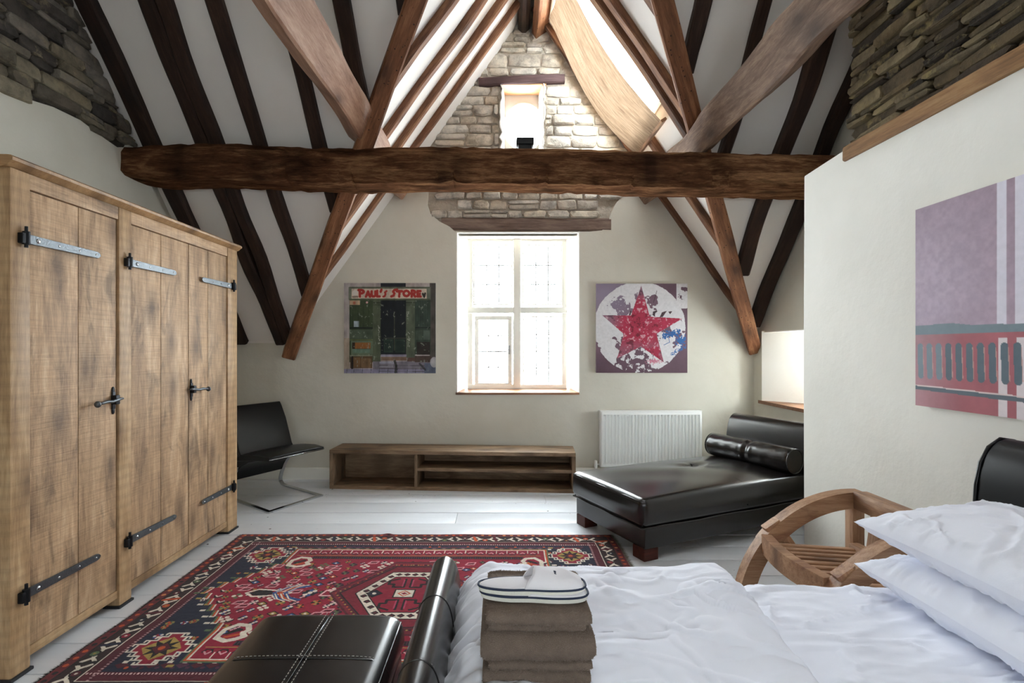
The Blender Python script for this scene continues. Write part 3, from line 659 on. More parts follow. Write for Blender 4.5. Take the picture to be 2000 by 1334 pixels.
# ================================================================ big timbers that could be lifted out
VL0 = Vector((XL, D, FL)); dVL = Vector((TL/GL, -1, TL)); offL = (nL+nML).normalized()
VR0 = Vector((XR, D, FR)); dVR = Vector((-TR/GR, -1, TR)); offR = (nR+nMR).normalized()
for nm, V0, dV, off, up_, lab, sd in (('valley_rafter', VL0, dVL, offL, nML+nL*0.15, 'worm-eaten brown oak valley rafter rising above the canvas of the green shopfront', 1), ('valley_rafter', VR0, dVR, offR, nMR+nR*0.15, 'worm-eaten orange-brown oak valley rafter with its foot over the alcove window', 2)):
    A = V0+off*0.10-dV*0.03; B = V0+dV*2.75+off*0.10
    o = beam(nm, A, B, 0.125, 0.14, up_, M_VALLEY, None, sd, wob=0.003, bev=0.012, rough=0.04)
    tag(o, lab, 'beam', 'valley rafters', 'thing')
sdl = Vector((1, 0, GL)).normalized(); sdr = Vector((-1, 0, GR)).normalized()
cL = Vector((-0.985, 0, 2.785)) + sdl*0.10 - nL*0.08; cR = Vector((1.475, 0, 2.735)) + sdr*0.10 - nR*0.08
for c, n_, m, lab, sd, rg, wb_ in ((cL, nL, M_PURLIN_A, 'heavy smooth pale oak purlin resting on the tie beam, nearer the wardrobe', 3, 0.09, 0.012), (cR, nR, M_PURLIN_B, 'heavy knotted rough oak purlin resting on the tie beam, beside the burlap blind', 4, 0.16, 0.02)):
    A = Vector((c.x, D+0.02, c.z)); B = Vector((c.x, 0.2, c.z))
    o = mk('purlin', timber_mesh((B-A).length, 0.2, 0.16, sd, seg=60, wob=wb_, bev=0.012, rough=rg), m, None, frame_M(A, B, n_), sharp=35)
    tag(o, lab, 'beam', 'purlins', 'thing')
# the great tie beam, hewn, with old mortices along its lower edge
def tie():
    L = 5.42; n = 230; rng = np.random.default_rng(8); xs = np.linspace(0, L, n)
    sec = np.array([(-0.15,-0.065),(-0.11,-0.095),(0.0,-0.102),(0.12,-0.098),(0.15,-0.065),(0.155,0.03),(0.15,0.11),(0.10,0.155),(0,0.16),(-0.11,0.155),(-0.15,0.11),(-0.155,0.03)])
    m = len(sec); X = np.repeat(xs[:, None], m, 1); Y = np.zeros((n, m)); Z = np.zeros((n, m)); oz = snoise(n, rng, 7)*0.014; sw = 1+snoise(n, rng, 12)*0.05
    for j, (y, z) in enumerate(sec):
        Y[:, j] = y*sw + snoise(n, rng, 70)*0.006 + snoise(n, rng, 9)*0.01; Z[:, j] = z*(1+snoise(n, rng, 10)*0.05) + oz + snoise(n, rng, 90)*0.006
    for c in (1.15, 1.62, 2.35, 3.02, 3.62, 4.30, 4.95):     # notches on the lower arrises
        k = np.abs(xs-c) < 0.055; sl_ = (xs[k]-c+0.055)/0.11
        Z[k, 0] += 0.04*sl_; Z[k, 1] += 0.022*sl_; Y[k, 0] += 0.012
    endr = np.clip(xs/0.28, 0, 1)
    for j in range(m):
        if sec[j][1] < 0: Z[:, j] = Z[:, j]*(0.55+0.45*np.sqrt(endr))
        if sec[j][1] > 0.1: Z[:, j] = Z[:, j]*(0.86+0.14*endr)
    return grid_mesh('tie', X, Y, Z, wrap=True, cap=True)
tb = mk('tie_beam', tie(), M_TIE, None, frame_M((LW-0.02, 3.80, 2.625), (2.72, 3.80, 2.545), (0,0,1)), sharp=24)
tag(tb, 'massive dark hewn oak tie beam spanning the room above wardrobe and daybed', 'beam', None, 'thing')
# ================================================================ wardrobe
WX = -1.91
wd_ = empty('wardrobe', (-2.24, 2.87, 0), 'large rough-sawn pine wardrobe with three plank doors and black strap hinges', 'wardrobe')
def wb_(name, y0, y1, z0, z1, x0, x1, mat, parent=None, axis='z', bev=0.004): return boxobj(name, x0, x1, y0, y1, z0, z1, mat, parent or wd_, bev, axis=axis)
def knot(bm): pass
for y0, y1 in ((2.0, 2.088), (2.574, 2.662), (3.607, 3.735)):
    wb_('post', y0, y1, 0.012, 2.02, WX-0.075, WX, M_PINE_P, bev=0.008)
    wb_('foot_pad', y0-0.006, y1+0.006, 0.0, 0.013, WX-0.08, WX+0.008, M_DARKPAD, bev=0.003, axis='y')
for y0, y1 in ((2.0, 2.075), (3.66, 3.735)):
    wb_('post', y0, y1, 0.012, 2.02, -2.58, -2.505, M_PINE_P, bev=0.008); wb_('foot_pad', y0-0.004, y1+0.004, 0, 0.013, -2.585, -2.50, M_DARKPAD, bev=0.003, axis='y')
wb_('side_panel', 2.012, 2.036, 0.06, 2.02, -2.505, WX-0.07, M_PINE); wb_('side_panel', 3.70, 3.724, 0.06, 2.02, -2.505, WX-0.07, M_PINE)
wb_('back_panel', 2.04, 3.70, 0.06, 2.02, -2.56, -2.545, M_PINE); wb_('floor_panel', 2.04, 3.70, 0.06, 0.08, -2.545, WX-0.05, M_PINE, axis='y')
for y0, y1 in ((2.088, 2.574), (2.662, 3.607)):
    wb_('top_rail', y0, y1, 1.957, 2.02, WX-0.035, WX-0.004, M_PINE, axis='y'); wb_('bottom_rail', y0, y1, 0.052, 0.092, WX-0.04, WX-0.008, M_PINE_P, axis='y')
# cornice: moulded front edge, mitred round the corners
prof = [(-0.66, 0.0), (-0.02, 0.0), (0.0, 0.006), (0.012, 0.018), (0.022, 0.024), (0.024, 0.036), (0.016, 0.043), (0.0, 0.045), (-0.66, 0.045)]
cm = extrude_profile([(WX+p[0], 2.018+p[1]) for p in prof], 1.985, 3.757, 8)
mk('cornice', cm, M_CORNICE, wd_, T(0, 2.87, 0) @ Matrix.Rotation(math.pi/2, 4, 'Z') @ Matrix.Rotation(-math.pi/2, 4, 'Z') @ T(0, -2.87, 0), sharp=30)
def spline(P, k_=5):
    P = [Vector((p[0], p[1], 0)) for p in P]; out_ = []
    for i in range(len(P)-1):
        p0, p1, p2, p3 = P[max(0, i-1)], P[i], P[i+1], P[min(len(P)-1, i+2)]
        for j in range(k_):
            t_ = j/k_; q_ = 0.5*((2*p1)+(p2-p0)*t_+(2*p0-5*p1+4*p2-p3)*t_*t_+(3*p1-p0-3*p2+p3)*t_**3); out_.append((q_.x, q_.y))
    return out_+[(P[-1].x, P[-1].y)]
def strap(parent, y0, dirn, L, z, x):
    """strap hinge: pintle on the post at y0, strap running along +-y with rivets"""
    bm = bmesh.new(); n = 14
    w = lambda t: 0.019 - 0.003*t
    ys_ = [0.0, 0.02, 0.3*L, 0.6*L, L-0.02, L-0.008, L]; hw = [0.020, 0.020, 0.0185, 0.0175, 0.0165, 0.013, 0.005]
    V = []
    for t_, h_ in zip(ys_, hw): V.append([bm.verts.new((x, y0+dirn*t_, z-h_)), bm.verts.new((x+0.005, y0+dirn*t_, z-h_+0.002)), bm.verts.new((x+0.005, y0+dirn*t_, z+h_-0.002)), bm.verts.new((x, y0+dirn*t_, z+h_))])
    for i in range(len(V)-1):
        for k_ in range(3): bm.faces.new((V[i][k_], V[i][k_+1], V[i+1][k_+1], V[i+1][k_]))
    bm.faces.new(V[0][::-1]); bm.faces.new(V[-1]); bmesh.ops.recalc_face_normals(bm, faces=bm.faces)
    mk('hinge_strap', bm, M_STRAP, parent, sharp=30)
    bm = bmesh.new(); bmesh.ops.create_cone(bm, cap_ends=True, segments=12, radius1=0.013, radius2=0.013, depth=0.052, matrix=T(x+0.012, y0-dirn*0.008, z))
    bmesh.ops.create_cone(bm, cap_ends=True, segments=10, radius1=0.007, radius2=0.006, depth=0.085, matrix=T(x+0.012, y0-dirn*0.008, z+0.004))
    box(bm, x-0.004, x+0.02, min(y0-dirn*0.032, y0-dirn*0.004), max(y0-dirn*0.032, y0-dirn*0.004), z-0.024, z+0.018, 0.004)
    mk('hinge_pintle', bm, M_IRON, parent, sharp=40)
    for t_, r_ in ((0.09*L+0.02, 0.0105), (0.4*L, 0.006), (0.68*L, 0.006), (0.93*L, 0.006)):
        bm = bmesh.new(); bmesh.ops.create_uvsphere(bm, u_segments=10, v_segments=6, radius=r_, matrix=Matrix.Diagonal((0.6, 1, 1, 1)))
        mk('rivet', bm, M_STEEL, parent, T(x+0.004, y0+dirn*t_, z), smooth=True)
def latch(parent, y, z, x, dirn, s=1.0):
    """thumb latch: fleur plate, striker block and a lever with a round knob"""
    bm = bmesh.new()
    for zz, r in ((0.052, 0.014), (-0.052, 0.014), (0.03, 0.010), (-0.03, 0.010)):
        bmesh.ops.create_uvsphere(bm, u_segments=10, v_segments=6, radius=r*s, matrix=T(x+0.002, y, z+zz*s) @ Matrix.Diagonal((0.35, 0.8, 1.5, 1)))
    box(bm, x, x+0.008, y-0.011*s, y+0.011*s, z-0.045*s, z+0.045*s, 0.003); box(bm, x, x+0.03*s, y-0.014*s, y+0.014*s, z-0.02*s, z+0.028*s, 0.004)
    mk('latch_plate', bm, M_IRON, parent, sharp=40)
    ln = 0.135*s; pts = [(x+0.02*s, y-dirn*0.045*s, z+0.006), (x+0.024*s, y-dirn*0.02*s, z+0.006), (x+0.026*s, y, z+0.004), (x+0.03*s, y+dirn*0.04*s, z-0.002), (x+0.034*s, y+dirn*0.08*s, z+0.002), (x+0.036*s, y+dirn*ln*0.85, z-0.002), (x+0.034*s, y+dirn*ln, z-0.004)]
    bm = bmesh.new(); bm.from_mesh(tube_mesh(pts, [0.006*s, 0.008*s, 0.009*s, 0.008*s, 0.009*s, 0.008*s, 0.007*s], 8)); bmesh.ops.create_uvsphere(bm, u_segments=12, v_segments=8, radius=0.0165*s, matrix=T(x+0.034*s, y+dirn*(ln+0.008), z-0.005) @ Matrix.Diagonal((1, 0.75, 1, 1)))
    mk('latch_lever', bm, M_STRAP, parent, smooth=True)
XD = WX-0.012
for (y0, ym, y1, hy, hd, lt) in ((2.094, 2.338, 2.569, 2.062, 1, (2.545, -1)), (2.669, 2.908, 3.163, 2.638, 1, None), (3.171, 3.378, 3.602, 3.655, -1, (3.19, 1))):
    dr = empty('door', (XD, y0, 0.09)); dr.parent = wd_; dr.matrix_basis = WM[wd_.name].inverted() @ WM[dr.name]
    boxobj('board', XD-0.025, XD, y0, ym-0.0015, 0.094, 1.953, M_PINE, dr, 0.002, axis='z'); boxobj('board', XD-0.025, XD+0.0008, ym+0.0015, y1, 0.094, 1.953, M_PINE, dr, 0.002, axis='z')
    L = 0.385 if hd > 0 else 0.37
    for z in (1.752, 0.318): strap(dr, hy, hd, L, z, WX-0.002 if False else XD+0.0015 if False else WX+0.001)
    if lt: latch(dr, lt[0], 1.05, XD+0.001, lt[1], 0.95)

# ================================================================ low shelf unit
tv = empty('shelf_unit', (-1.58, 4.76, 0), 'long low weathered wooden shelf unit standing open under the window', 'shelf', rz=-0.066)
MS = WM[tv.name]
def sb(name, x0, x1, y0, y1, z0, z1, ax='x'):
    c = Vector(((x0+x1)/2, (y0+y1)/2, (z0+z1)/2)); d = (x1-x0, y1-y0, z1-z0)
    R = {'x': I4, 'z': Matrix.Rotation(-math.pi/2, 4, 'Y')}[ax]; l = d if ax == 'x' else (d[2], d[1], d[0])
    return mk(name, box(bmesh.new(), -l[0]/2, l[0]/2, -l[1]/2, l[1]/2, -l[2]/2, l[2]/2, 0.004), M_SHELF, tv, MS @ T(*c) @ R, sharp=35)
SW, SD, SH, th = 2.275, 0.335, 0.365, 0.034
sb('top', 0, SW, 0, SD, SH-th, SH); sb('bottom', 0, SW, 0.004, SD, 0.0, th); sb('side', 0, th, 0.002, SD, th, SH-th, 'z'); sb('side', SW-th, SW, 0.002, SD, th, SH-th, 'z')
sb('divider', 0.80, 0.80+th*0.85, 0.003, SD, th, SH-th, 'z'); sb('shelf', 0.80+th*0.85, SW-th, 0.006, SD, 0.178, 0.178+th*0.9); sb('back', th, SW-th, SD-0.018, SD-0.004, th, SH-th)

# ================================================================ radiator
rx0, rx1, rz0, rz1, ry = 0.995, 1.995, 0.14, 0.69, 5.035
ra = empty('radiator', ((rx0+rx1)/2, ry, rz0), 'white ribbed panel radiator on the wall behind the daybed', 'radiator')
n = 29; per = (rx1-rx0-0.045)/n; px_ = []; py_ = []
for i in range(n):
    a = rx0+0.022+per*i
    for f_, d_ in ((0.0, 0.0), (0.30, 0.0), (0.42, 0.02), (0.88, 0.02)): px_.append(a+per*f_); py_.append(ry+d_)
px_ = [rx0] + px_ + [rx1-0.02, rx1]; py_ = [ry+0.004] + py_ + [ry, ry+0.004]
zs = np.array([rz0, rz0+0.03, rz0+0.05, rz1-0.052, rz1-0.036, rz1-0.004]); amp = np.array([0, 0, 1, 1, 0, 0])
X = np.repeat(np.array(px_)[None], 6, 0); Y = ry + (np.array(py_)-ry)[None]*np.where((np.arange(len(px_)) == 0) | (np.arange(len(px_)) == len(px_)-1), 1, amp[:, None]); Z = np.repeat(zs[:, None], len(px_), 1)
o = mk('front_panel', grid_mesh('rad', X, Y, Z), M_RAD, ra, sharp=50); sm = o.modifiers.new('thick', 'SOLIDIFY'); sm.thickness = 0.002; sm.offset = -1
bm = box(bmesh.new(), rx0-0.002, rx1+0.002, ry-0.001, ry+0.07, rz1-0.006, rz1+0.006, 0.004)
mk('top_grille', bm, M_RAD, ra, sharp=40)
for x in (rx0-0.002, rx1-0.004): mk('side_panel', box(bmesh.new(), x, x+0.006, ry+0.004, ry+0.07, rz0, rz1, 0.002), M_RAD, ra)
mk('rear_panel', box(bmesh.new(), rx0, rx1, ry+0.06, ry+0.068, rz0, rz1-0.01, 0.002), M_RAD, ra)
bm = bmesh.new(); bmesh.ops.create_cone(bm, cap_ends=True, segments=16, radius1=0.017, radius2=0.014, depth=0.07, matrix=T(rx0-0.04, ry+0.03, 0.165)); bm2 = bm
mk('valve', bm2, M_RAD, ra, sharp=40)
bm = bmesh.new(); bmesh.ops.create_cone(bm, cap_ends=True, segments=10, radius1=0.008, radius2=0.008, depth=0.145, matrix=T(rx0-0.04, ry+0.03, 0.0725)); bmesh.ops.create_cone(bm, cap_ends=True, segments=10, radius1=0.008, radius2=0.008, depth=0.06, matrix=T(rx0-0.015, ry+0.03, 0.16) @ Matrix.Rotation(math.pi/2, 4, 'Y'))
mk('pipe', bm, M_RAD, ra, sharp=40)
for x in (rx0+0.2, rx1-0.2): mk('bracket', box(bmesh.new(), x-0.02, x+0.02, ry+0.065, D-0.0005, 0.3, 0.55, 0.002), M_RAD, ra)

# ================================================================ leather daybed
ANG = math.atan2(0.4067, 0.9135)
db = empty('daybed', (0.875, 3.11, 0), 'dark brown leather daybed with rolled back standing beside the radiator', 'daybed', rz=ANG)
MD = WM[db.name]; DL, DWd = 1.72, 0.79
def cushion(sx, sy, sz, r, crown, sag=0.0, seed=1, n=(30, 16, 4), dimple=None):
    bm = rbox(sx, sy, sz, r, 5, n); rg = np.random.default_rng(seed)
    for v in bm.verts:
        u, w = v.co.x/sx, v.co.y/sy
        if v.co.z > sz-r*1.01:
            k_ = max(0, (1-abs(u)**2.6))*max(0, (1-abs(w)**2.4)); v.co.z += crown*k_ - (0.002+0.003*math.sin(v.co.x*9+2*v.co.y*7)) * k_
            if dimple:
                dx_, dy_ = v.co.x-dimple[0], v.co.y-dimple[1]; d2 = (dx_*dx_*0.35+dy_*dy_*5)/0.006
                an = math.atan2(dy_, dx_); v.co.z -= 0.02*math.exp(-d2) + 0.004*math.exp(-d2*0.12)*math.sin(an*5)
        elif v.co.z > -sz+r: 
            bulge = 0.012*(1-(v.co.z/sz)**2)
            if abs(u) > 0.98: v.co.x += math.copysign(bulge*(1-w*w), u)
            if abs(w) > 0.97: v.co.y += math.copysign(bulge*(1-u*u), w)
    return bm
mk('seat_cushion', cushion(0.80, DWd/2+0.012, 0.09, 0.045, 0.045, seed=2, n=(60, 34, 4), dimple=(0.07, 0.06)), M_LEATH, db, MD @ T(0.785, DWd/2, 0.30), smooth=True)
pi = [(x, y) for x, y in ((-0.787, -0.39), (0.787, -0.39), (0.787, 0.39), (-0.787, 0.39))]
ring = []
for i in range(4):
    a, b = Vector(pi[i]), Vector(pi[(i+1) % 4])
    for q in range(10): p = a.lerp(b, q/10); ring.append((p.x, p.y, 0.068+0.003*math.sin(q*1.7)))
for zz in (0.0, -0.16): mk('piping', tube_mesh([(p[0], p[1], p[2]+zz) for p in ring], 0.0065, 6, True), M_LEATH, db, MD @ T(0.785, DWd/2, 0.30), smooth=True)
seam = [(0.87, y, 0.394+0.035*(1-abs((y-DWd/2)/(DWd/2))**3)) for y in np.linspace(0.03, DWd-0.03, 16)]
mk('seam', tube_mesh([(0.872, -0.014, 0.25), (0.872, -0.014, 0.33), (0.872, 0.0, 0.376)] + [(p[0], p[1], p[2]-0.004) for p in seam], 0.003, 5), M_LEATH, db, MD, smooth=True)
mk('base_frame', rbox(0.83, DWd/2-0.008, 0.068, 0.012, 3, (12, 6, 2)), M_LEATH, db, MD @ T(0.85, DWd/2, 0.143), smooth=True)
for x, y in ((0.075, 0.07), (0.075, DWd-0.07), (1.62, 0.07), (1.62, DWd-0.07)):
    mk('leg', box(bmesh.new(), x-0.055, x+0.055, y-0.055, y+0.055, 0, 0.077, 0.004), M_LEG, db, MD)
# scrolled back
bp = [(1.50, 0.16), (1.53, 0.40), (1.555, 0.56), (1.575, 0.655), (1.60, 0.71), (1.64, 0.738), (1.685, 0.735), (1.715, 0.70), (1.72, 0.655), (1.705, 0.62), (1.70, 0.55), (1.70, 0.16)]
o = mk('backrest', extrude_profile((spline(bp[1:10])+[bp[10], bp[11], bp[0]])[::-1], 0.0, DWd, 12), M_LEATH, db, MD, sharp=50); bv = o.modifiers.new('soft', 'BEVEL'); bv.width = 0.012; bv.segments = 3; bv.limit_method = 'ANGLE'; bv.angle_limit = math.radians(50)
# loose bolster
bo = empty('bolster', tuple(MD @ Vector((1.385, DWd/2, 0.385))), 'shiny black-brown leather bolster lying on the daybed', 'cushion', rz=ANG)
ths = np.linspace(0, 2*math.pi, 40, endpoint=False); ls = np.linspace(-0.375, 0.375, 70)
R_ = 0.094*np.ones((70, 40)) + 0.004*np.sin(ls*90)[:, None]*np.exp(-((ls+0.02)/0.05)**2)[:, None] + 0.0012*np.sin(ls*55+1)[:, None]*np.cos(ths*3)[None] - 0.006*np.exp(-((ls+0.02)/0.03)**2)[:, None]
ed = np.clip((0.375-np.abs(ls))/0.02, 0, 1); R_ *= (0.93+0.07*np.sqrt(ed))[:, None]
X = R_*np.cos(ths)[None]; Z = R_*np.sin(ths)[None]; Y = np.repeat(ls[:, None], 40, 1)
MBO = WM[bo.name] @ T(0, 0, 0.108)
mk('cover', grid_mesh('bol', X, Y, Z, wrap=True), M_LEATH, bo, MBO, smooth=True)
for s in (-1, 1):
    bm = bmesh.new(); bmesh.ops.create_circle(bm, cap_ends=True, segments=40, radius=0.088); 
    mk('end_cap', bm, M_LEATH, bo, MBO @ T(0, s*0.3755, 0) @ Matrix.Rotation(math.pi/2, 4, 'X'))
    mk('piping', tube_mesh([(0.088*math.cos(a), s*0.376, 0.088*math.sin(a)) for a in np.linspace(0, 2*math.pi, 30, endpoint=False)], 0.005, 6, True), M_LEATH, bo, MBO, smooth=True)

# ================================================================ cantilever chair beyond the wardrobe
ch = empty('cantilever_chair', (-1.95, 4.55, 0), 'black leather low chair on a chrome cantilever base behind the wardrobe', 'chair')
d_ = Vector((0.80, -0.60, 0)).normalized(); s_ = Vector((0.48, 0.877, 0)).normalized(); P0 = Vector((-1.83, 4.07, 0))
def CH(t_, s, z): return P0 - d_*t_ + s_*s + Vector((0, 0, z))          # t: back from the front bar, s: along it
Wc = 0.52
def ribbon(pts, half_w, th_, up):
    prof = [(-half_w, -th_), (half_w, -th_), (half_w, th_), (-half_w, th_)]
    return sweep_mesh(pts, prof, up)
def bar(pts, name='base_bar', w=0.017, h=0.006):
    ups = []
    P = [Vector(p) for p in pts]
    for i in range(len(P)):
        a, b = P[max(0, i-1)], P[min(len(P)-1, i+1)]; tt = (b-a).normalized(); side = s_; ups.append(tt.cross(side) if abs(tt.dot(s_)) < 0.9 else Vector((0, 0, 1)))
    mk(name, sweep_mesh(P, [(-w, -h), (w, -h), (w, h), (-w, h)], ups), M_CHROME, ch, sharp=40)
bar([CH(0.0, -0.017, 0.007), CH(0.0, Wc+0.017, 0.007)])
for s in (0.0, Wc):
    arc = [CH(0.0, s, 0.007), CH(0.55, s, 0.007), CH(0.61, s, 0.012), CH(0.645, s, 0.035), CH(0.65, s, 0.07), CH(0.63, s, 0.12), CH(0.57, s, 0.22), CH(0.50, s, 0.30)]
    bar(arc)
def pad(prof, s0, s1, name, mat=M_LEATHB, parent=ch, ny=10, crown=0.0):
    n_ = len(prof); ss = np.linspace(s0, s1, ny); vs = []
    for q in ss:
        e = 1-((q-s0)/(s1-s0)*2-1)**4; e2 = 1-((q-s0)/(s1-s0)*2-1)**2
        vs.append([CH(p[0], q, p[1] + crown*e*(p[2] if len(p) > 2 else 0)) for p in prof])
    A_ = np.array([[tuple(v) for v in r_] for r_ in vs])
    o = mk(name, grid_mesh('pad', A_[..., 0], A_[..., 1], A_[..., 2], wrap=True, cap=True), mat, parent, sharp=55)
    bv = o.modifiers.new('soft', 'BEVEL'); bv.width = 0.007; bv.segments = 2; bv.limit_method = 'ANGLE'; bv.angle_limit = math.radians(50); return o
pad([(-0.03, 0.415), (-0.03, 0.44, 0.5), (0.1, 0.447, 1), (0.25, 0.435, 1), (0.42, 0.405, 1), (0.50, 0.385, 0.5), (0.50, 0.345), (0.3, 0.375), (0.1, 0.40)], -0.02, Wc+0.02, 'seat', crown=0.015)
pad([(0.44, 0.40), (0.465, 0.43), (0.505, 0.52), (0.565, 0.65), (0.64, 0.765), (0.672, 0.80), (0.70, 0.795), (0.69, 0.74), (0.645, 0.62), (0.585, 0.48), (0.55, 0.39)], -0.01, Wc+0.01, 'backrest')
pad([(0.22, 0.378), (0.35, 0.35), (0.47, 0.30), (0.56, 0.235), (0.615, 0.155), (0.65, 0.16), (0.62, 0.25), (0.585, 0.33), (0.54, 0.39), (0.4, 0.40)], 0.01, Wc-0.01, 'seat_shell')
mk('chrome_edge', tube_mesh([CH(-0.032, -0.018, 0.424), CH(-0.034, Wc/2, 0.424), CH(-0.032, Wc+0.018, 0.424)], 0.0035, 6), M_CHROME, ch, smooth=True)

# ================================================================ leather bench at the bed's foot
bn = empty('bench', (-0.535, 1.06, 0), 'black leather bench with white stitched seams at the foot of the bed', 'bench')
bx0, bx1, by0, by1, bz = -0.775, -0.30, 0.42, 1.665, 0.45
bm = rbox((bx1-bx0)/2, (by1-by0)/2, 0.055, 0.048, 7, (14, 30, 2))
for v in bm.verts:
    if v.co.z > 0.02:
        u = v.co.x/((bx1-bx0)/2); v.co.z += 0.012*(1-u**4) - (0.0022 if abs(v.co.x) < 0.008 else 0)
mk('seat_pad', bm, M_LEATH, bn, T((bx0+bx1)/2, (by0+by1)/2, bz-0.055), smooth=True)
mk('box_body', rbox((bx1-bx0)/2-0.012, (by1-by0)/2-0.012, 0.145, 0.02, 3, (6, 10, 4)), M_LEATH, bn, T((bx0+bx1)/2, (by0+by1)/2, 0.20), smooth=True)
for x in (bx0+0.05, bx1-0.05):
    for y in (by0+0.05, by1-0.05): mk('leg', box(bmesh.new(), x-0.025, x+0.025, y-0.025, y+0.025, 0, 0.06, 0.003), M_LEG, bn)
xc = (bx0+bx1)/2
def topz(x): u = (x-xc)/((bx1-bx0)/2); return bz+0.012*(1-u**4)
seams = [[(xc, y, topz(xc)+0.0005) for y in np.linspace(by0+0.03, by1-0.025, 12)]]
for yy in (1.40, 1.14, 0.88, 0.62): seams.append([(bx0+0.048-0.048*math.sin(q), yy, bz-0.048+0.0485*math.cos(q)) for q in (1.4, 1.0, 0.6)] + [(x, yy, topz(x)+0.0005) for x in np.linspace(bx0+0.05, bx1-0.05, 9)] + [(bx1-0.048+0.048*math.sin(q), yy, bz-0.048+0.0485*math.cos(q)) for q in (0.6, 1.0, 1.4)])
for s in seams: mk('seam', tube_mesh(s, 0.0022, 5), M_LEATH, bn, smooth=True)
mk('piping', tube_mesh([(bx1-0.014, y, bz-0.014) for y in np.linspace(by0+0.04, by1-0.035, 14)] + [(bx1-0.028, by1-0.028, bz-0.018)] + [(x, by1-0.014, bz-0.014) for x in np.linspace(bx1-0.05, bx0+0.05, 8)], 0.004, 6), M_LEATH, bn, smooth=True)
bm = bmesh.new()
def stitch(bm, A, B, step=0.011, ln=0.0065, r=0.0011):
    A, B = Vector(A), Vector(B); n_ = max(1, int((B-A).length/step)); t_ = (B-A).normalized()
    for i in range(n_):
        c = A.lerp(B, (i+0.5)/n_); M = frame_M(c, c+t_, (0, 0, 1)); r_ = bmesh.ops.create_cube(bm, size=1.0, matrix=M @ Matrix.Diagonal((ln, r*2, r*1.4, 1)))
for off in (-0.012, 0.012): 
    for i in range(11): stitch(bm, (xc+off, seams[0][i][1], topz(xc)+0.0012), (xc+off, seams[0][i+1][1], topz(xc)+0.0012))
for s in seams[1:]:
    for i in range(2, 12): stitch(bm, (s[i][0], s[i][1]+0.010, s[i][2]+0.001), (s[i+1][0], s[i+1][1]+0.010, s[i+1][2]+0.001), r=0.0008)
for i in range(10): stitch(bm, (bx1-0.024, by0+0.05+i*0.112, bz-0.0045), (bx1-0.024, by0+0.05+(i+1)*0.112, bz-0.0045), r=0.0009)
o = mk('stitching', bm, M_STITCH, bn); o['kind'] = 'stuff'
# ================================================================ the bed
BY0, BY1 = 0.20, 1.775
bed = empty('bed', (0.8, 1.0, 0), 'black leather sleigh bed with rolled footboard and high curved headboard', 'bed')
# headboard and footboard: rolled profiles run along y
hb = [(1.70, 0.06), (1.705, 0.45), (1.705, 0.70), (1.712, 0.82), (1.728, 0.90), (1.757, 0.955), (1.80, 0.985), (1.85, 0.978), (1.885, 0.94), (1.895, 0.885), (1.875, 0.85), (1.84, 0.84), (1.815, 0.80), (1.805, 0.70), (1.80, 0.06)]
o = mk('headboard', extrude_profile((spline(hb[1:14])+[hb[14], hb[0]])[::-1], BY0-0.05, 1.845, 30), M_LEATHB, bed, sharp=50); bv = o.modifiers.new('soft', 'BEVEL'); bv.width = 0.02; bv.segments = 3; bv.limit_method = 'ANGLE'; bv.angle_limit = math.radians(55)
mk('piping', tube_mesh([(p[0]-0.001, 1.838, p[1]) for p in hb[:12]], 0.006, 6), M_LEATHB, bed, smooth=True)
fb = [(-0.125, 0.06), (-0.128, 0.40), (-0.132, 0.47), (-0.14, 0.53), (-0.155, 0.567), (-0.182, 0.586), (-0.212, 0.578), (-0.232, 0.552), (-0.232, 0.52), (-0.215, 0.49), (-0.198, 0.44), (-0.192, 0.06)]
o = mk('footboard', extrude_profile(spline(fb[1:11])+[fb[11], fb[0]], BY0-0.05, 1.80, 40), M_LEATH, bed, sharp=60); bv = o.modifiers.new('soft', 'BEVEL'); bv.width = 0.022; bv.segments = 4; bv.limit_method = 'ANGLE'; bv.angle_limit = math.radians(60)
for yy in (1.50, 1.19, 0.90): mk('seam', tube_mesh([(p[0]-0.0005*(1 if p[0] < -0.18 else -1), yy, p[1]+0.0002) for p in spline(fb[1:11], 3)], 0.0016, 5), M_LEATH, bed, smooth=True)
bm = bmesh.new()
for yy in (1.50, 1.19, 0.90):
    for a, b in zip(fb[2:10], fb[3:11]): stitch(bm, (a[0], yy+0.008, a[1]+0.001), (b[0], yy+0.008, b[1]+0.001), r=0.0008)
o = mk('stitching', bm, M_STITCH, bed); o['kind'] = 'stuff'
for y0, y1 in ((BY0-0.03, BY0+0.02), (BY1-0.02, BY1+0.02)): mk('side_rail', box(bmesh.new(), -0.14, 1.72, y0, y1, 0.10, 0.30, 0.015), M_LEATHB, bed, sharp=40)
mk('base', box(bmesh.new(), -0.12, 1.70, BY0+0.02, BY1-0.02, 0.12, 0.24, 0.01), M_BLACKP, bed)
for x in (-0.16, 1.75):
    for y in (BY0+0.02, BY1-0.02): mk('leg', box(bmesh.new(), x-0.03, x+0.03, y-0.03, y+0.03, 0, 0.075, 0.004), M_LEG, bed)
def wrinkle(x, y, seed, sx, sy, rot=0.0):
    c, s = math.cos(rot), math.sin(rot); u = (x*c+y*s)*sx; v = (-x*s+y*c)*sy
    wx = fbm(u*0.7+3, v*0.7, seed+5, 3)*1.6
    return 1-np.abs(2*fbm(u+wx, v+wx*0.8, seed, 3, 0.45)-1)
def crease(x, y, seed, sx, sy, rot=0.0, w=0.06):
    c, s = math.cos(rot), math.sin(rot); u = (x*c+y*s)*sx; v = (-x*s+y*c)*sy; wx = fbm(u*0.5+7, v*0.5, seed+5, 2)*1.2
    f = np.abs(2*fbm(u+wx, v+wx, seed, 3, 0.4)-1); return np.exp(-(f/w)**2)*fbm(u*0.6+2, v*0.6+9, seed+11, 2)
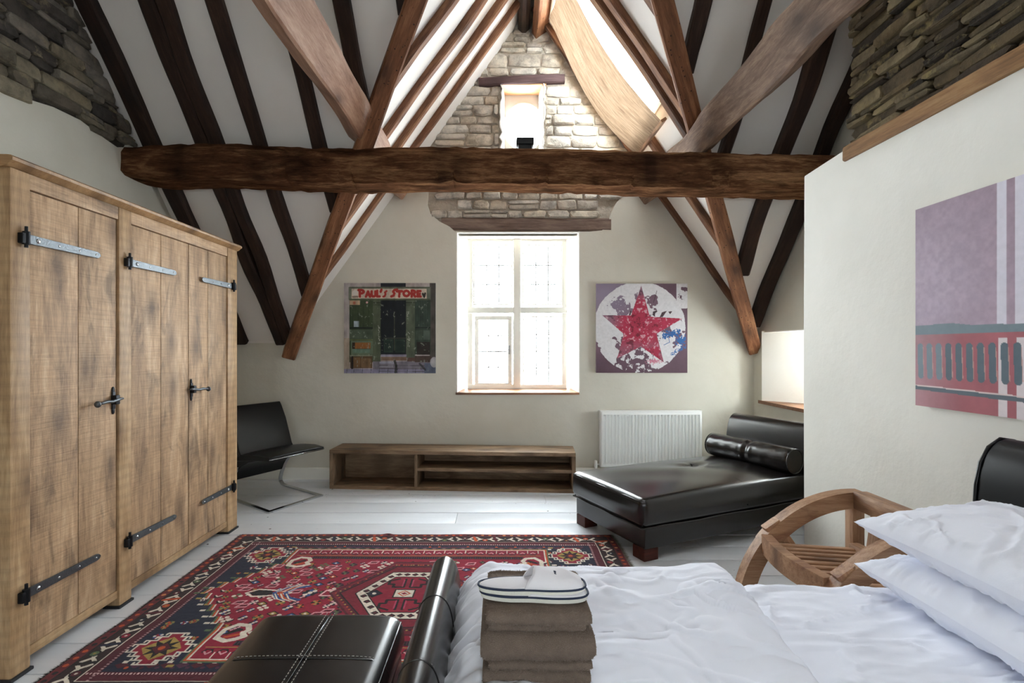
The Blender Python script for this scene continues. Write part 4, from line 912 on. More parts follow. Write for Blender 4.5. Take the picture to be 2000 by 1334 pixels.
# mattress and fitted sheet
nx, ny = 220, 200
a = np.linspace(-0.118, 1.70, nx)[:, None]*np.ones((1, ny)); tt = np.linspace(0, 1, ny)
q = np.linspace(BY0-0.25, BY1+0.24, ny)[None, :]*np.ones((nx, 1)); r0 = 0.045
def over(q, edge, r):
    """wrap a strip over an edge: returns position and drop"""
    s = q-(edge-r); p = np.where(s < 0, q, np.where(s < r*math.pi/2, edge-r+r*np.sin(np.clip(s, 0, r*math.pi/2)/r), edge))
    dz = np.where(s < 0, 0, np.where(s < r*math.pi/2, r*(1-np.cos(np.clip(s, 0, r*math.pi/2)/r)), r+s-r*math.pi/2)); return p, dz
Y1, d1 = over(q, BY1, r0); Y2, d2 = over(-q, -BY0, r0); Yq = np.where(q > 1, Y1, -Y2); dz = np.where(q > 1, d1, d2)
wr_ = 0.015*crease(a, q, 3, 1.3, 8, 0.10, 0.09) + 0.014*crease(a, q, 9, 2.4, 11, 0.30, 0.08) + 0.010*crease(a, q, 19, 6, 16, -0.2, 0.09) + 0.007*crease(a, q, 29, 3, 22, 0.05, 0.12) + 0.004*fbm(a*3, q*3, 4)
Zs = 0.493 + wr_ - dz
o = mk('sheet', grid_mesh('sheet', a, Yq, Zs), M_SHEET, None, smooth=True); tag(o, 'white fitted sheet on the mattress between duvet and pillows', 'sheet')
mk('mattress', rbox(0.905, (BY1-BY0)/2-0.012, 0.12, 0.04, 4, (6, 6, 2)), M_SHEET, bed, T(0.79, (BY0+BY1)/2, 0.365), smooth=True)
# duvet: folded back, bulging over the footboard end and hanging over the far side
nx, ny = 300, 330
u = np.linspace(-0.30, 0.86, nx)[:, None]*np.ones((1, ny)); q = np.linspace(0.10, 2.06, ny)[None]*np.ones((nx, 1))
edge_r = 0.735 + 0.012*np.sin(q*5) + 0.015*(fbm(q*3, q*0+1, 8)-0.5)
Xr, dr = over(u, edge_r, 0.035); Xl, dl = over(-u, 0.112, 0.075); Xq = np.where(u > 0.3, Xr, -Xl); dx = np.where(u > 0.3, np.minimum(dr, 0.085), dl*0.85)
Y1, d1 = over(q, 1.80, 0.085); Y2, d2 = over(-q, -(BY0-0.02), 0.06); Yq = np.where(q > 1, Y1, -Y2); dyy = np.where(q > 1, d1, d2)
flat = np.exp(-((dx+dyy)/0.05)**2)
w_ = (0.022*crease(u, q, 21, 1.6, 4.2, 0.35, 0.08) + 0.019*crease(u, q, 33, 3.2, 7, -0.45, 0.065) + 0.009*crease(u, q, 55, 5, 6, 1.1, 0.08) + 0.013*crease(u, q, 66, 4, 12, 0.15, 0.08))
leftf = np.clip((-0.0-u)/0.1, 0, 1)*0.010*np.sin(q*70+6*fbm(q*6, u*5, 2)*3) + np.clip((0.12-u)/0.2, 0, 1)*0.012*wrinkle(u, q, 77, 3, 22)**3
puff = 0.022*fbm(u*2.0, q*2.0, 14, 2) + 0.006*np.exp(-((u-0.02)/0.14)**2) + 0.030*np.exp(-((q-1.62)/0.22)**2) + 0.014*np.exp(-((u-0.67)/0.06)**2)
crown = -0.035*np.clip((0.02-u)/0.14, 0, 1)**2 - 0.03*np.clip((q-1.62)/0.2, 0, 1)**2
Zq = 0.534 + puff*(flat*0.8+0.2) + w_*(0.35+0.65*flat) + crown*flat - dx - dyy
Xq = Xq - leftf*np.clip(dl/0.06, 0, 1); Zq = Zq + leftf*(1-np.clip(dl/0.06, 0, 1)); Yq = Yq + np.where(dyy > 0.05, 0.012*np.sin(u*26+4*fbm(u*5, q*4, 6)), 0)
Zq = np.maximum(Zq, 0.16)
o = mk('duvet', grid_mesh('duvet', Xq, Yq, Zq), M_DUVET, None, smooth=True); tag(o, 'puffy creased white duvet folded back over the foot half of the bed', 'duvet')
sm = o.modifiers.new('thick', 'SOLIDIFY'); sm.thickness = 0.012; sm.offset = -1
# pillows
def pillow(label, loc, L, Wd, Th, rz, ry, rx, seed):
    n_ = 110; m_ = 90; U, V = np.meshgrid(np.linspace(-1, 1, n_), np.linspace(-1, 1, m_), indexing='ij')
    body = (np.clip(1-np.abs(U)**2.6, 0, 1)**0.55)*(np.clip(1-np.abs(V)**2.6, 0, 1)**0.55)
    pin = 1-0.07*(1-U**2)*np.abs(V)**3; pin2 = 1-0.06*(1-V**2)*np.abs(U)**3
    cr = np.clip(np.maximum(np.abs(U), np.abs(V))-0.6, 0, 0.4)/0.4
    vs = []
    for s in (1, -1):
        w_ = 0.015*crease(U*Wd/2, V*L/2, seed+(s > 0)*7, 5, 9, 0.7, 0.08) + 0.026*crease(U*Wd/2, V*L/2, seed+3, 14, 30, -0.1, 0.22)*cr + 0.012*crease(U*Wd/2, V*L/2, seed+13, 12, 6, 0.4, 0.09) + 0.006*fbm(U*4, V*5, seed+8, 3)
        vs.append((U*Wd/2*pin2, V*L/2*pin, s*(Th/2*body + (w_-0.003)*np.sqrt(body)*1.0)))
    X = np.concatenate([vs[0][0], vs[1][0][::-1]], 0); Y = np.concatenate([vs[0][1], vs[1][1][::-1]], 0); Z = np.concatenate([vs[0][2], vs[1][2][::-1]], 0)
    M = T(*loc) @ Matrix.Rotation(rz, 4, 'Z') @ Matrix.Rotation(ry, 4, 'Y') @ Matrix.Rotation(rx, 4, 'X')
    o = mk('pillow', grid_mesh('pillow', X, Y, Z), M_SHEET, None, M, smooth=True); return tag(o, label, 'pillow', 'pillows in white cases')
pillow('upper white pillow lying on the other one at the headboard', (1.475, 1.375, 0.735), 0.78, 0.50, 0.165, 0.02, -0.10, 0.01, 5)
pillow('lower white pillow lying on the sheet under the other pillow', (1.465, 1.365, 0.588), 0.78, 0.50, 0.175, 0.0, -0.06, 0.0, 9)
# ================================================================ towels and slippers
def towel(label, x0, x1, yf, yb, z0, z1, layers, seed):
    """folded towel: layers are (z low, z high, set-back of the fold from the front)"""
    tw = empty('towel', ((x0+x1)/2, (yf+yb)/2, z0), label, 'towel', 'folded brown towels'); rg = np.random.default_rng(seed); fur = []
    for (a, b, sb_, e0, e1) in layers:
        r = (b-a)/2; zc = (a+b)/2; prof = []
        y_f = yf+sb_
        for an in np.linspace(-math.pi/2, math.pi/2, 12): prof.append((y_f+r-math.cos(an)*r, zc+math.sin(an)*r))
        for yy in np.linspace(y_f+r+0.02, yb-0.02, 7): prof.append((yy, b+0.004*math.sin(yy*40)))
        for an in np.linspace(math.pi/2, -math.pi/2, 6): prof.append((yb-0.015+math.cos(an)*0.015, zc+math.sin(an)*r))
        for yy in np.linspace(yb-0.02, y_f+r+0.02, 6): prof.append((yy, a))
        n_ = 46; xs = np.linspace(x0+e0, x1-e1, n_); P = np.array(prof); m_ = len(P); cy, cz = P[:, 0].mean(), zc
        ee = np.minimum((xs-xs[0]), (xs[-1]-xs))/0.022; k_ = np.sqrt(np.clip(1-(1-np.clip(ee, 0, 1))**2, 0.0, 1)); k_ = 0.60+0.40*k_
        X = np.repeat(xs[:, None], m_, 1); Y = cy+(P[None, :, 0]-cy)*(0.93+0.07*k_[:, None]); Z = cz+(P[None, :, 1]-cz)*k_[:, None]
        Y = Y + 0.006*(fbm(X*22, Z*30+a*9, seed, 3)-0.5) + 0.0035*(fbm(X*120, Z*160, seed+3, 2)-0.5); Z = Z + 0.005*(fbm(X*16+5, Y*16, seed+1, 3)-0.5) + 0.003*(fbm(X*130, Y*130, seed+6, 2)-0.5)
        mk('fold', grid_mesh('fold', X, Y, Z, wrap=True, cap=True), M_TOWEL, tw, smooth=True)
        # loops of pile all over the fold
        N = int(9000*(x1-x0)/0.25*(r/0.03)); ii = rg.integers(0, n_-1, N); jj = rg.integers(0, m_, N); fi, fj = rg.random(N), rg.random(N)
        def s(A): j2 = (jj+1) % m_; return (A[ii, jj]*(1-fi)+A[ii+1, jj]*fi)*(1-fj) + (A[ii, j2]*(1-fi)+A[ii+1, j2]*fi)*fj
        p = np.stack([s(X), s(Y), s(Z)], -1); nrm = p - np.stack([np.clip(p[:, 0], x0+e0+0.03, x1-e1-0.03), np.clip(p[:, 1], y_f+r, yb-0.02), np.full(N, zc)], -1); nrm /= np.linalg.norm(nrm, axis=1, keepdims=True)+1e-9
        fur.append((p, nrm))
    p = np.concatenate([f[0] for f in fur]); nn = np.concatenate([f[1] for f in fur]); N = len(p)
    tip = p + nn*rg.uniform(0.001, 0.0028, (N, 1)) + rg.normal(0, 0.001, (N, 3)); sd = np.cross(nn, rg.normal(size=(N, 3))); sd /= np.linalg.norm(sd, axis=1, keepdims=True)+1e-9
    V = np.stack([p-sd*0.0008, p+sd*0.0008, tip], 1).reshape(-1, 3).astype(np.float32)
    me = bpy.data.meshes.new('pile'); me.vertices.add(3*N); me.vertices.foreach_set('co', V.ravel()); me.loops.add(3*N); me.loops.foreach_set('vertex_index', np.arange(3*N, dtype=np.int32)); me.polygons.add(N); me.polygons.foreach_set('loop_start', np.arange(0, 3*N, 3, dtype=np.int32)); me.update(calc_edges=True)
    o = mk('pile', me, M_TERRY, tw); o['kind'] = 'stuff'; return tw
towel('thick folded brown bath towel lying on the duvet, lower of the two', -0.042, 0.216, 1.135, 1.39, 0.556, 0.672, [(0.603, 0.674, 0.0, 0.0, 0.0), (0.583, 0.606, 0.012, 0.018, 0.006), (0.548, 0.586, 0.010, 0.004, 0.010)], 1)
towel('smaller folded brown towel on the bath towel, carrying the slippers', -0.030, 0.208, 1.140, 1.375, 0.672, 0.716, [(0.687, 0.718, 0.0, 0.0, 0.0), (0.671, 0.691, 0.010, 0.006, 0.012)], 2)
def slipper(label, x0, y0, z0, rz, strap_flat, seed):
    sl = empty('slipper', (x0, y0, z0), label, 'slipper', 'white slippers', rz=rz); M = WM[sl.name]; Ls = 0.254
    def outline(k_=1.0, n_=56):
        P = []
        for i in range(n_):
            a_ = 2*math.pi*i/n_; c, s = math.cos(a_), math.sin(a_)
            x = Ls/2*c; hw = (0.043 + 0.010*(x/(Ls/2)) - 0.008*math.exp(-((x+0.01)/0.045)**2)); P.append((x*k_ if False else x*(1-(1-k_)*0.4), hw*np.sign(s)*abs(s)**0.72*k_ + 0.006*math.exp(-((x-0.06)/0.06)**2)))
        return P
    O = outline()
    bm = bmesh.new(); lev = [(0.0, 0.985), (0.003, 1.0), (0.010, 1.0), (0.0125, 0.99)]; V = []
    for z, k_ in lev: V.append([bm.verts.new((x*k_, y*k_, z)) for x, y in O])
    for i in range(3):
        for j in range(len(O)): bm.faces.new((V[i][j], V[i][(j+1) % len(O)], V[i+1][(j+1) % len(O)], V[i+1][j]))
    bm.faces.new(V[0][::-1]); bm.faces.new(V[-1]); mk('sole', bm, M_SOLE, sl, M, sharp=50)
    bm = bmesh.new(); rings = [(0.0125, 0.97), (0.0155, 0.93), (0.0165, 0.8)]; V = [[bm.verts.new((x*k_, y*k_, z)) for x, y in O] for z, k_ in rings]
    for i in range(2):
        for j in range(len(O)): bm.faces.new((V[i][j], V[i][(j+1) % len(O)], V[i+1][(j+1) % len(O)], V[i+1][j]))
    bm.faces.new(V[-1]); mk('insole', bm, M_SLIP, sl, M, smooth=True)
    for z in (0.0125,): mk('piping', tube_mesh([(x*1.005, y*1.01, z) for x, y in O], 0.0028, 6, True), M_NAVY, sl, M, smooth=True)
    # closed-toe upper: a dome from the instep to the toe
    n_, m_ = 22, 22; X = np.zeros((n_, m_)); Y = np.zeros((n_, m_)); Z = np.zeros((n_, m_))
    for i in range(n_):
        f = i/(n_-1)
        for j in range(m_):
            g = j/(m_-1)*2-1
            xs_ = -0.022 + 0.028*(1-g*g)*(1-f)*0.9 + f*(Ls/2*0.985*math.sqrt(max(0, 1-0.0*g*g))+0.022) if False else None
            xo = -0.018+0.026*(1-g*g)*(1 if g > 0 else 0.9); x = xo + f*(0.1185-xo)
            hw = 0.043 + 0.010*(x/(Ls/2)) - 0.008*math.exp(-((x+0.01)/0.045)**2)
            tip = math.sqrt(max(0.0, 1-(max(0, x)/(Ls/2*0.985))**2))**0.72 if x > 0 else 1.0
            hw = hw*tip*0.965; hgt = (0.034*(1-0.35*f) * math.sqrt(max(0, 1-f**4)) if not strap_flat else 0.006)
            y = hw*math.sin(g*math.pi/2)+0.006*math.exp(-((x-0.06)/0.06)**2)
            X[i, j] = x; Y[i, j] = y; Z[i, j] = 0.013 + hgt*(math.cos(g*math.pi/2)**0.7) + 0.0015*math.sin(x*90+g*5)*(1-g*g)
    o = mk('upper', grid_mesh('upper', X, Y, Z), M_SLIP, sl, M, smooth=True); sm = o.modifiers.new('thick', 'SOLIDIFY'); sm.thickness = 0.003; sm.offset = -1
    if not strap_flat:
        mk('hem', tube_mesh([(X[0, j]-0.0005, Y[0, j], Z[0, j]) for j in range(m_)], 0.002, 5), M_SLIP, sl, M, smooth=True)
        bm = bmesh.new(); jx = int(m_*0.40); p = Vector((X[9, jx], Y[9, jx], Z[9, jx])); nn = (Vector((X[10, jx], Y[10, jx], Z[10, jx]))-p).cross(Vector((X[9, jx+1], Y[9, jx+1], Z[9, jx+1]))-p).normalized()
        nn = nn if nn.z > 0 else -nn
        F = frame_M(p+nn*0.0042, p+nn*0.0042+Vector((0, 1, 0)), nn)
        def bl(u0, u1, v0, v1): bmesh.ops.create_cube(bm, size=1.0, matrix=F @ T((u0+u1)/2, (v0+v1)/2, 0) @ Matrix.Diagonal((u1-u0, v1-v0, 0.0012, 1)))
        bl(-0.008, 0.0, -0.0007, 0.0007); bl(-0.008, -0.007, -0.0025, 0.0025); bl(-0.001, 0.0, -0.0025, 0.0025)                # I
        bl(0.003, 0.0085, -0.003, -0.0016); bl(0.003, 0.0042, -0.003, 0.0025); bl(0.0073, 0.0085, -0.003, 0.0025)                # C, lying
        mk('embroidery', bm, M_NAVY, sl, M)
    return sl
slipper('white slipper squashed sole to sole under its partner on the towels', 0.083, 1.222, 0.7185, -0.03, True, 1)
slipper('white closed-toe slipper with navy piping on top of its partner', 0.078, 1.224, 0.7345, 0.0, False, 2)

# ================================================================ teak chair beside the bed
tc = empty('teak_armchair', (1.4, 2.12, 0), 'reclaimed teak armchair with wheel-like curved arms between bed and wall', 'chair')
CXC, CZC, CR = 1.655, 0.085, 0.555
def arcplank(y0, y1, a0, a1, r0, r1, name, segs=16, cx=CXC, cz=CZC):
    bm = bmesh.new(); V = []
    for i in range(segs+1):
        a_ = a0+(a1-a0)*i/segs; c, s = math.cos(a_), math.sin(a_)
        V.append([bm.verts.new((cx+r*c, y, cz+r*s)) for r, y in ((r0, y0), (r1, y0), (r1, y1), (r0, y1))])
    for i in range(segs):
        for k_ in range(4): bm.faces.new((V[i][k_], V[i][(k_+1) % 4], V[i+1][(k_+1) % 4], V[i+1][k_]))
    bm.faces.new(V[0][::-1]); bm.faces.new(V[-1]); bmesh.ops.recalc_face_normals(bm, faces=bm.faces); return mk(name, bm, M_TEAK, tc, sharp=35)
pi_ = math.pi
for y0, y1 in ((2.345, 2.405), (1.845, 1.905)):
    arcplank(y0, y1, pi_*0.79, pi_*1.05, CR-0.062, CR+0.008, 'front_leg'); arcplank(y0-0.002, y1+0.002, pi_*0.49, pi_*0.795, CR-0.064, CR+0.010, 'arm')
    beam('rear_leg', (1.255, (y0+y1)/2, 0.50), (1.60, (y0+y1)/2, 0.0), y1-y0-0.012, 0.075, (0.8, 0, 0.6), M_TEAK, tc, 5, wob=0, rough=0.01, bev=0.004)
    beam('stretcher', (1.12, (y0+y1)/2, 0.165), (1.50, (y0+y1)/2, 0.165), 0.035, 0.05, (0,0,1), M_TEAK, tc, 6, wob=0, rough=0.01, bev=0.004)
    boxobj('tenon', 1.335, 1.372, (y0+y1)/2-0.008, (y0+y1)/2+0.008, 0.535, 0.548+0.003, M_LEG, tc, 0.002)
arcs = [(1.225-0.03*math.cos((y-2.125)/0.22*pi_/2), y, 0.415) for y in np.linspace(1.905, 2.345, 12)]
mk('front_rail', sweep_mesh(arcs, [(-0.022, -0.042), (0.022, -0.042), (0.022, 0.042), (-0.022, 0.042)], (0, 0, 1)), M_TEAK, tc, sharp=35)
beam('front_stretcher', (1.17, 1.9, 0.2), (1.17, 2.35, 0.2), 0.035, 0.06, (0,0,1), M_TEAK, tc, 7, wob=0, rough=0.01, bev=0.004)
boxobj('back_rail', 1.60, 1.65, 1.905, 2.345, 0.335, 0.42, M_TEAK, tc, 0.005, axis='y')
for i in range(9):
    y = 1.935+i*0.0475; L0 = 1.262 if 2 < i < 7 else 1.25
    beam('seat_slat', (L0, y, 0.418), (1.605, y, 0.395), 0.029, 0.018, (0,0,1), M_TEAK, tc, 10+i, wob=0.001, rough=0.02, bev=0.004)
boxobj('top_rail', 1.62, 1.685, 1.905, 2.345, 0.575, 0.655, M_TEAK, tc, 0.006, axis='y')
for y in (2.235, 2.125, 2.015): beam('back_slat', (1.63, y, 0.41), (1.655, y, 0.58), 0.065, 0.025, (-1, 0, 0.15), M_TEAK, tc, 3, wob=0.001, rough=0.02, bev=0.005)
for y in (1.87, 2.38): boxobj('back_post', 1.625, 1.68, y-0.028, y+0.028, 0.0, 0.57, M_TEAK, tc, 0.005, axis='z')

# ================================================================ burlap blind below the roof window
bl_ = empty('burlap_blind', (0.9, 4.5, 3.5), 'sagging sheet of tan burlap hung below the roof window', 'blind')
n_, m_ = 80, 50; U, V = np.meshgrid(np.linspace(0, 1, n_), np.linspace(0, 1, m_), indexing='ij')
yv = 4.86-0.74*V + 0.03*np.sin(U*pi_)*(V-0.5); tx, tz = 0.485, 4.40; bxx, bzz = 1.305, 3.15
sag = 0.10*np.sin(U**1.25*pi_)*(0.95-0.38*V+0.4*np.sin(V*pi_)) + 0.016*np.sin(V*13+1.5*U)*(1-U*0.55) + 0.008*(fbm(U*9, V*5, 4)-0.5)
X = tx+(bxx-tx)*U + nR.x*sag; Z = tz+(bzz-tz)*U + nR.z*sag
mk('cloth', grid_mesh('cloth', X, yv, Z), M_BURLAP, bl_, smooth=True)
beam('batten', (1.318, 4.87, 3.14), (1.318, 4.10, 3.14), 0.024, 0.05, nR, M_TEAK, bl_, 8, wob=0.001, rough=0.01, bev=0.003)

# ================================================================ black fitting on the tie beam
sp = empty('spotlight', (0.19, 3.76, 2.735), 'small black box spotlight standing on the tie beam before the oval window', 'lamp')
mk('housing', box(bmesh.new(), 0.125, 0.252, 3.70, 3.80, 2.79, 2.835, 0.004), M_BLACKP, sp, sharp=40)
mk('base', box(bmesh.new(), 0.142, 0.238, 3.71, 3.79, 2.73, 2.79, 0.004), M_BLACKP, sp, sharp=40)
# ================================================================ flat printed and woven pattern: colour per point of a fine grid
class Art:
    def __init__(s, w, h, nx, ny, bg):
        s.w, s.h = w, h; s.U, s.V = np.meshgrid(np.linspace(0, w, nx), np.linspace(0, h, ny), indexing='ij'); s.C = np.zeros((nx, ny, 3)); s.C[:] = lin(hx(bg)); s.nx, s.ny = nx, ny
    def win(s, u0, u1, v0, v1):
        a, b = int(max(0, u0/s.w*(s.nx-1)-1)), int(min(s.nx, u1/s.w*(s.nx-1)+2)); c, d = int(max(0, v0/s.h*(s.ny-1)-1)), int(min(s.ny, v1/s.h*(s.ny-1)+2))
        return slice(a, max(a, b)), slice(c, max(c, d))
    def rect(s, u0, u1, v0, v1, c, a=1.0):
        w = s.win(u0, u1, v0, v1); m = (s.U[w] >= u0) & (s.U[w] <= u1) & (s.V[w] >= v0) & (s.V[w] <= v1); s.put(w, m, c, a)
    def put(s, w, m, c, a=1.0):
        c = lin(hx(c)) if isinstance(c, str) else np.asarray(c); sub = s.C[w]; mm = (m.astype(float)*a)[..., None]; s.C[w] = sub*(1-mm)+c*mm
    def poly(s, pts, c, a=1.0):
        P = np.array(pts, float); w = s.win(P[:, 0].min(), P[:, 0].max(), P[:, 1].min(), P[:, 1].max()); u, v = s.U[w], s.V[w]; m = np.zeros(u.shape, bool); n = len(P)
        for i in range(n):
            x0, y0 = P[i]; x1, y1 = P[(i+1) % n]
            if y0 == y1: continue
            k = ((y0 > v) != (y1 > v)) & (u < (x1-x0)*(v-y0)/(y1-y0)+x0); m ^= k
        s.put(w, m, c, a); return w, m
    def line(s, pts, r, c, a=1.0, closed=False):
        pts = list(pts) + ([pts[0]] if closed else [])
        for (x0, y0), (x1, y1) in zip(pts[:-1], pts[1:]):
            w = s.win(min(x0, x1)-r, max(x0, x1)+r, min(y0, y1)-r, max(y0, y1)+r); u, v = s.U[w], s.V[w]; dx, dy = x1-x0, y1-y0; L = dx*dx+dy*dy+1e-12
            t = np.clip(((u-x0)*dx+(v-y0)*dy)/L, 0, 1); s.put(w, (u-x0-t*dx)**2+(v-y0-t*dy)**2 <= r*r, c, a)
    def disc(s, x, y, r, c, sy=1.0, a=1.0):
        w = s.win(x-r, x+r, y-r*sy, y+r*sy); s.put(w, (s.U[w]-x)**2+((s.V[w]-y)/sy)**2 <= r*r, c, a)
    def diamond(s, x, y, rx, ry, c, a=1.0): s.poly([(x-rx, y), (x, y-ry), (x+rx, y), (x, y+ry)], c, a)
CRIM, MAR, NAV, BLK, IVO, ORA, GRN, BLU, GLD, PUR = '840f2b', '4d121e', '161a2e', '17100f', 'cdc3b3', 'b1481f', '4f6040', '2d4a7c', '99803f', '4a2238'
# ---------------------------------------------------------------- the rug
RWd, RHt = 2.57, 1.72
R = Art(RWd, RHt, 960, 640, CRIM); rr = random.Random(77)
def flower(x, y, r, pal):
    R.diamond(x, y, r*1.25, r*1.25, BLK, 0.75)
    for k_ in range(8):
        a_ = k_*pi_/4; R.disc(x+math.cos(a_)*r*0.7, y+math.sin(a_)*r*0.7, r*0.33, pal[k_ % len(pal)])
    R.disc(x, y, r*0.33, pal[-1])
def boteh(x, y, s, f=1):
    pts = [(x+f*a*s, y+b*s) for a, b in ((-1, 0.5), (-1, -0.4), (-0.5, -1), (0.2, -0.9), (0.5, -0.4), (0.3, 0), (0.6, 0.3), (0.2, 0.6), (-0.3, 0.8))]
    R.line(pts, s*0.17, IVO, closed=True); R.line([(x-f*0.6*s, y), (x, y-0.4*s)], s*0.14, BLK); R.line([(x-f*0.5*s, y+0.4*s), (x+f*0.1*s, y+0.1*s)], s*0.12, ORA)
def dblrect(i, c): R.rect(i, RWd-i, i, RHt-i, c)
dblrect(0.0, '5d1a1e'); 
for t_ in np.arange(0.03, 5.3, 0.05):
    for (x, y) in ((t_, 0.022), (t_, RHt-0.022), (0.022, t_), (RWd-0.022, t_)):
        if x < RWd and y < RHt: R.disc(x, y, 0.011, rr.choice((ORA, ORA, 'c07a4a', BLK)))
dblrect(0.042, BLK); dblrect(0.050, 'b94f28' if False else '2a1513')
# main ivory border: paired Y hooks and rosettes
def border_motif(x, y, ang, i):
    c, s = math.cos(ang), math.sin(ang); P = lambda a, b: (x+c*a-s*b, y+s*a+c*b)
    R.line([P(-0.058, 0.026), P(-0.03, 0.0), P(-0.058, -0.03)], 0.0075, IVO); R.line([P(-0.03, 0.0), P(-0.008, 0.002)], 0.0085, IVO)
    R.line([P(0.058, 0.026), P(0.03, 0.0), P(0.058, -0.03)], 0.0075, IVO); R.line([P(0.03, 0), P(0.008, 0.002)], 0.0085, IVO)
    R.disc(*P(0, 0.016 if i % 2 else -0.016), 0.024, BLK); R.disc(*P(0, 0.016 if i % 2 else -0.016), 0.017, (MAR, ORA, NAV, CRIM, GRN)[i % 5]); R.disc(*P(0, 0.016 if i % 2 else -0.016), 0.006, IVO if i % 3 else GLD)
    R.line([P(-0.075, -0.035), P(-0.06, 0.035)], 0.010, (BLK, ORA, MAR, BLK, NAV)[i % 5])
nb = 17
for i in range(nb): 
    x = 0.12+(RWd-0.24)*(i+0.5)/nb
    border_motif(x, 0.092, 0, i); border_motif(x, RHt-0.092, 0, i+2)
for i in range(11):
    y = 0.12+(RHt-0.24)*(i+0.5)/11
    border_motif(0.092, y, pi_/2, i); border_motif(RWd-0.092, y, pi_/2, i+1)
for i_, c_ in ((0.134, BLK), (0.139, IVO), (0.1425, MAR)): dblrect(i_, c_)
for t_ in np.arange(0.15, RWd-0.14, 0.0145):
    for y in (0.188, RHt-0.188): R.rect(t_, t_+0.0065, y-0.005, y+0.005, 'c9a9a4')
for t_ in np.arange(0.15, RHt-0.14, 0.0145):
    for x in (0.188, RWd-0.188): R.rect(x-0.005, x+0.005, t_, t_+0.0065, 'b08a8a')
dblrect(0.198, NAV)
for t_ in np.arange(0.25, RWd-0.24, 0.062):
    for y in (0.262, RHt-0.262):
        R.diamond(t_, y-0.02*(1 if y < 1 else -1), 0.03, 0.022, PUR if rr.random() < 0.5 else MAR); R.rect(t_-0.010, t_+0.010, y-0.008, y+0.008, IVO)
    for y in (0.225, RHt-0.225): R.disc(t_+0.03, y, 0.009, rr.choice((MAR, ORA, PUR)))
# small flowers in the dark spandrels
for i in range(120):
    x = rr.choice((rr.uniform(0.22, 0.5), rr.uniform(RWd-0.5, RWd-0.22))); y = rr.uniform(0.25, RHt-0.25); flower(x, y, rr.uniform(0.010, 0.022), rr.choice(((MAR, ORA, GLD), (BLU, IVO, CRIM), (PUR, MAR, IVO), (GRN, GLD, ORA))))
# stepped field
def stair(a, b, n_):
    (x0, y0), (x1, y1) = a, b; P = []
    for i in range(n_):
        f0, f1 = i/n_, (i+1)/n_; P += [(x0+(x1-x0)*f0, y0+(y1-y0)*f0), (x0+(x1-x0)*(f0+0.25*(f1-f0)), y0+(y1-y0)*f1)]
    return P + [b]
U1, U2, V1, V2, V3, V4 = 0.50, RWd-0.50, 0.285, 0.50, RHt-0.50, RHt-0.285; UM1, UM2, VM = 0.235, RWd-0.235, RHt/2
def field(e):
    return [(U1-e, V1-e), (U2+e, V1-e)] + stair((U2+e, V2), (UM2+e, VM), 6) + stair((UM2+e, VM), (U2+e, V3), 6) + [(U2+e, V4+e), (U1-e, V4+e)] + stair((U1-e, V3), (UM1-e, VM), 6) + stair((UM1-e, VM), (U1-e, V2), 6)
R.poly(field(0.028), GRN); 
for p in field(0.05): R.rect(p[0]-0.014, p[0]+0.014, p[1]-0.008, p[1]+0.008, rr.choice((GRN, GLD, IVO)))
R.poly(field(0.018), ORA); R.poly(field(0.008), IVO); R.poly(field(0.0), CRIM)
# row of combs along the inside of the white line
for t_ in np.arange(U1+0.05, U2-0.02, 0.066):
    for y, f in ((V1+0.045, 1), (V4-0.045, -1)):
        R.line([(t_-0.022, y), (t_-0.012, y+f*0.02), (t_+0.012, y+f*0.02), (t_+0.02, y)], 0.0045, BLK); R.line([(t_-0.016, y+f*0.004), (t_, y-f*0.014), (t_+0.014, y+f*0.004)], 0.004, 'c78f93'); R.line([(t_+0.033, y-f*0.04), (t_+0.033, y+f*0.0)], 0.003, IVO)
    
for y in (V1+0.082, V4-0.082): R.rect(U1+0.02, U2-0.02, y-0.0025, y+0.0025, GLD)
for y in (V1+0.115, V4-0.115):
    R.rect(U1+0.13, U2-0.13, y-0.018, y+0.018, BLK)
    for t_ in np.arange(U1+0.13, U2-0.13, 0.014): R.rect(t_, t_+0.006, y-0.012, y+0.012, rr.choice((PUR, '3d3340', MAR)))
for i in range(6):
    for sx_ in (0, 1):
        for sy_ in (0, 1):
            f = (i+0.5)/6; x = U1+(UM1-U1)*f+0.06; y = V2+(VM-V2)*f+0.0; x = RWd-x if sx_ else x; y = RHt-y if sy_ else y
            R.line([(x-0.02, y), (x-0.01, y+0.018), (x+0.012, y+0.018), (x+0.02, y)], 0.0045, BLK); R.line([(x-0.014, y-0.002), (x, y+0.01), (x+0.014, y-0.004)], 0.004, IVO)
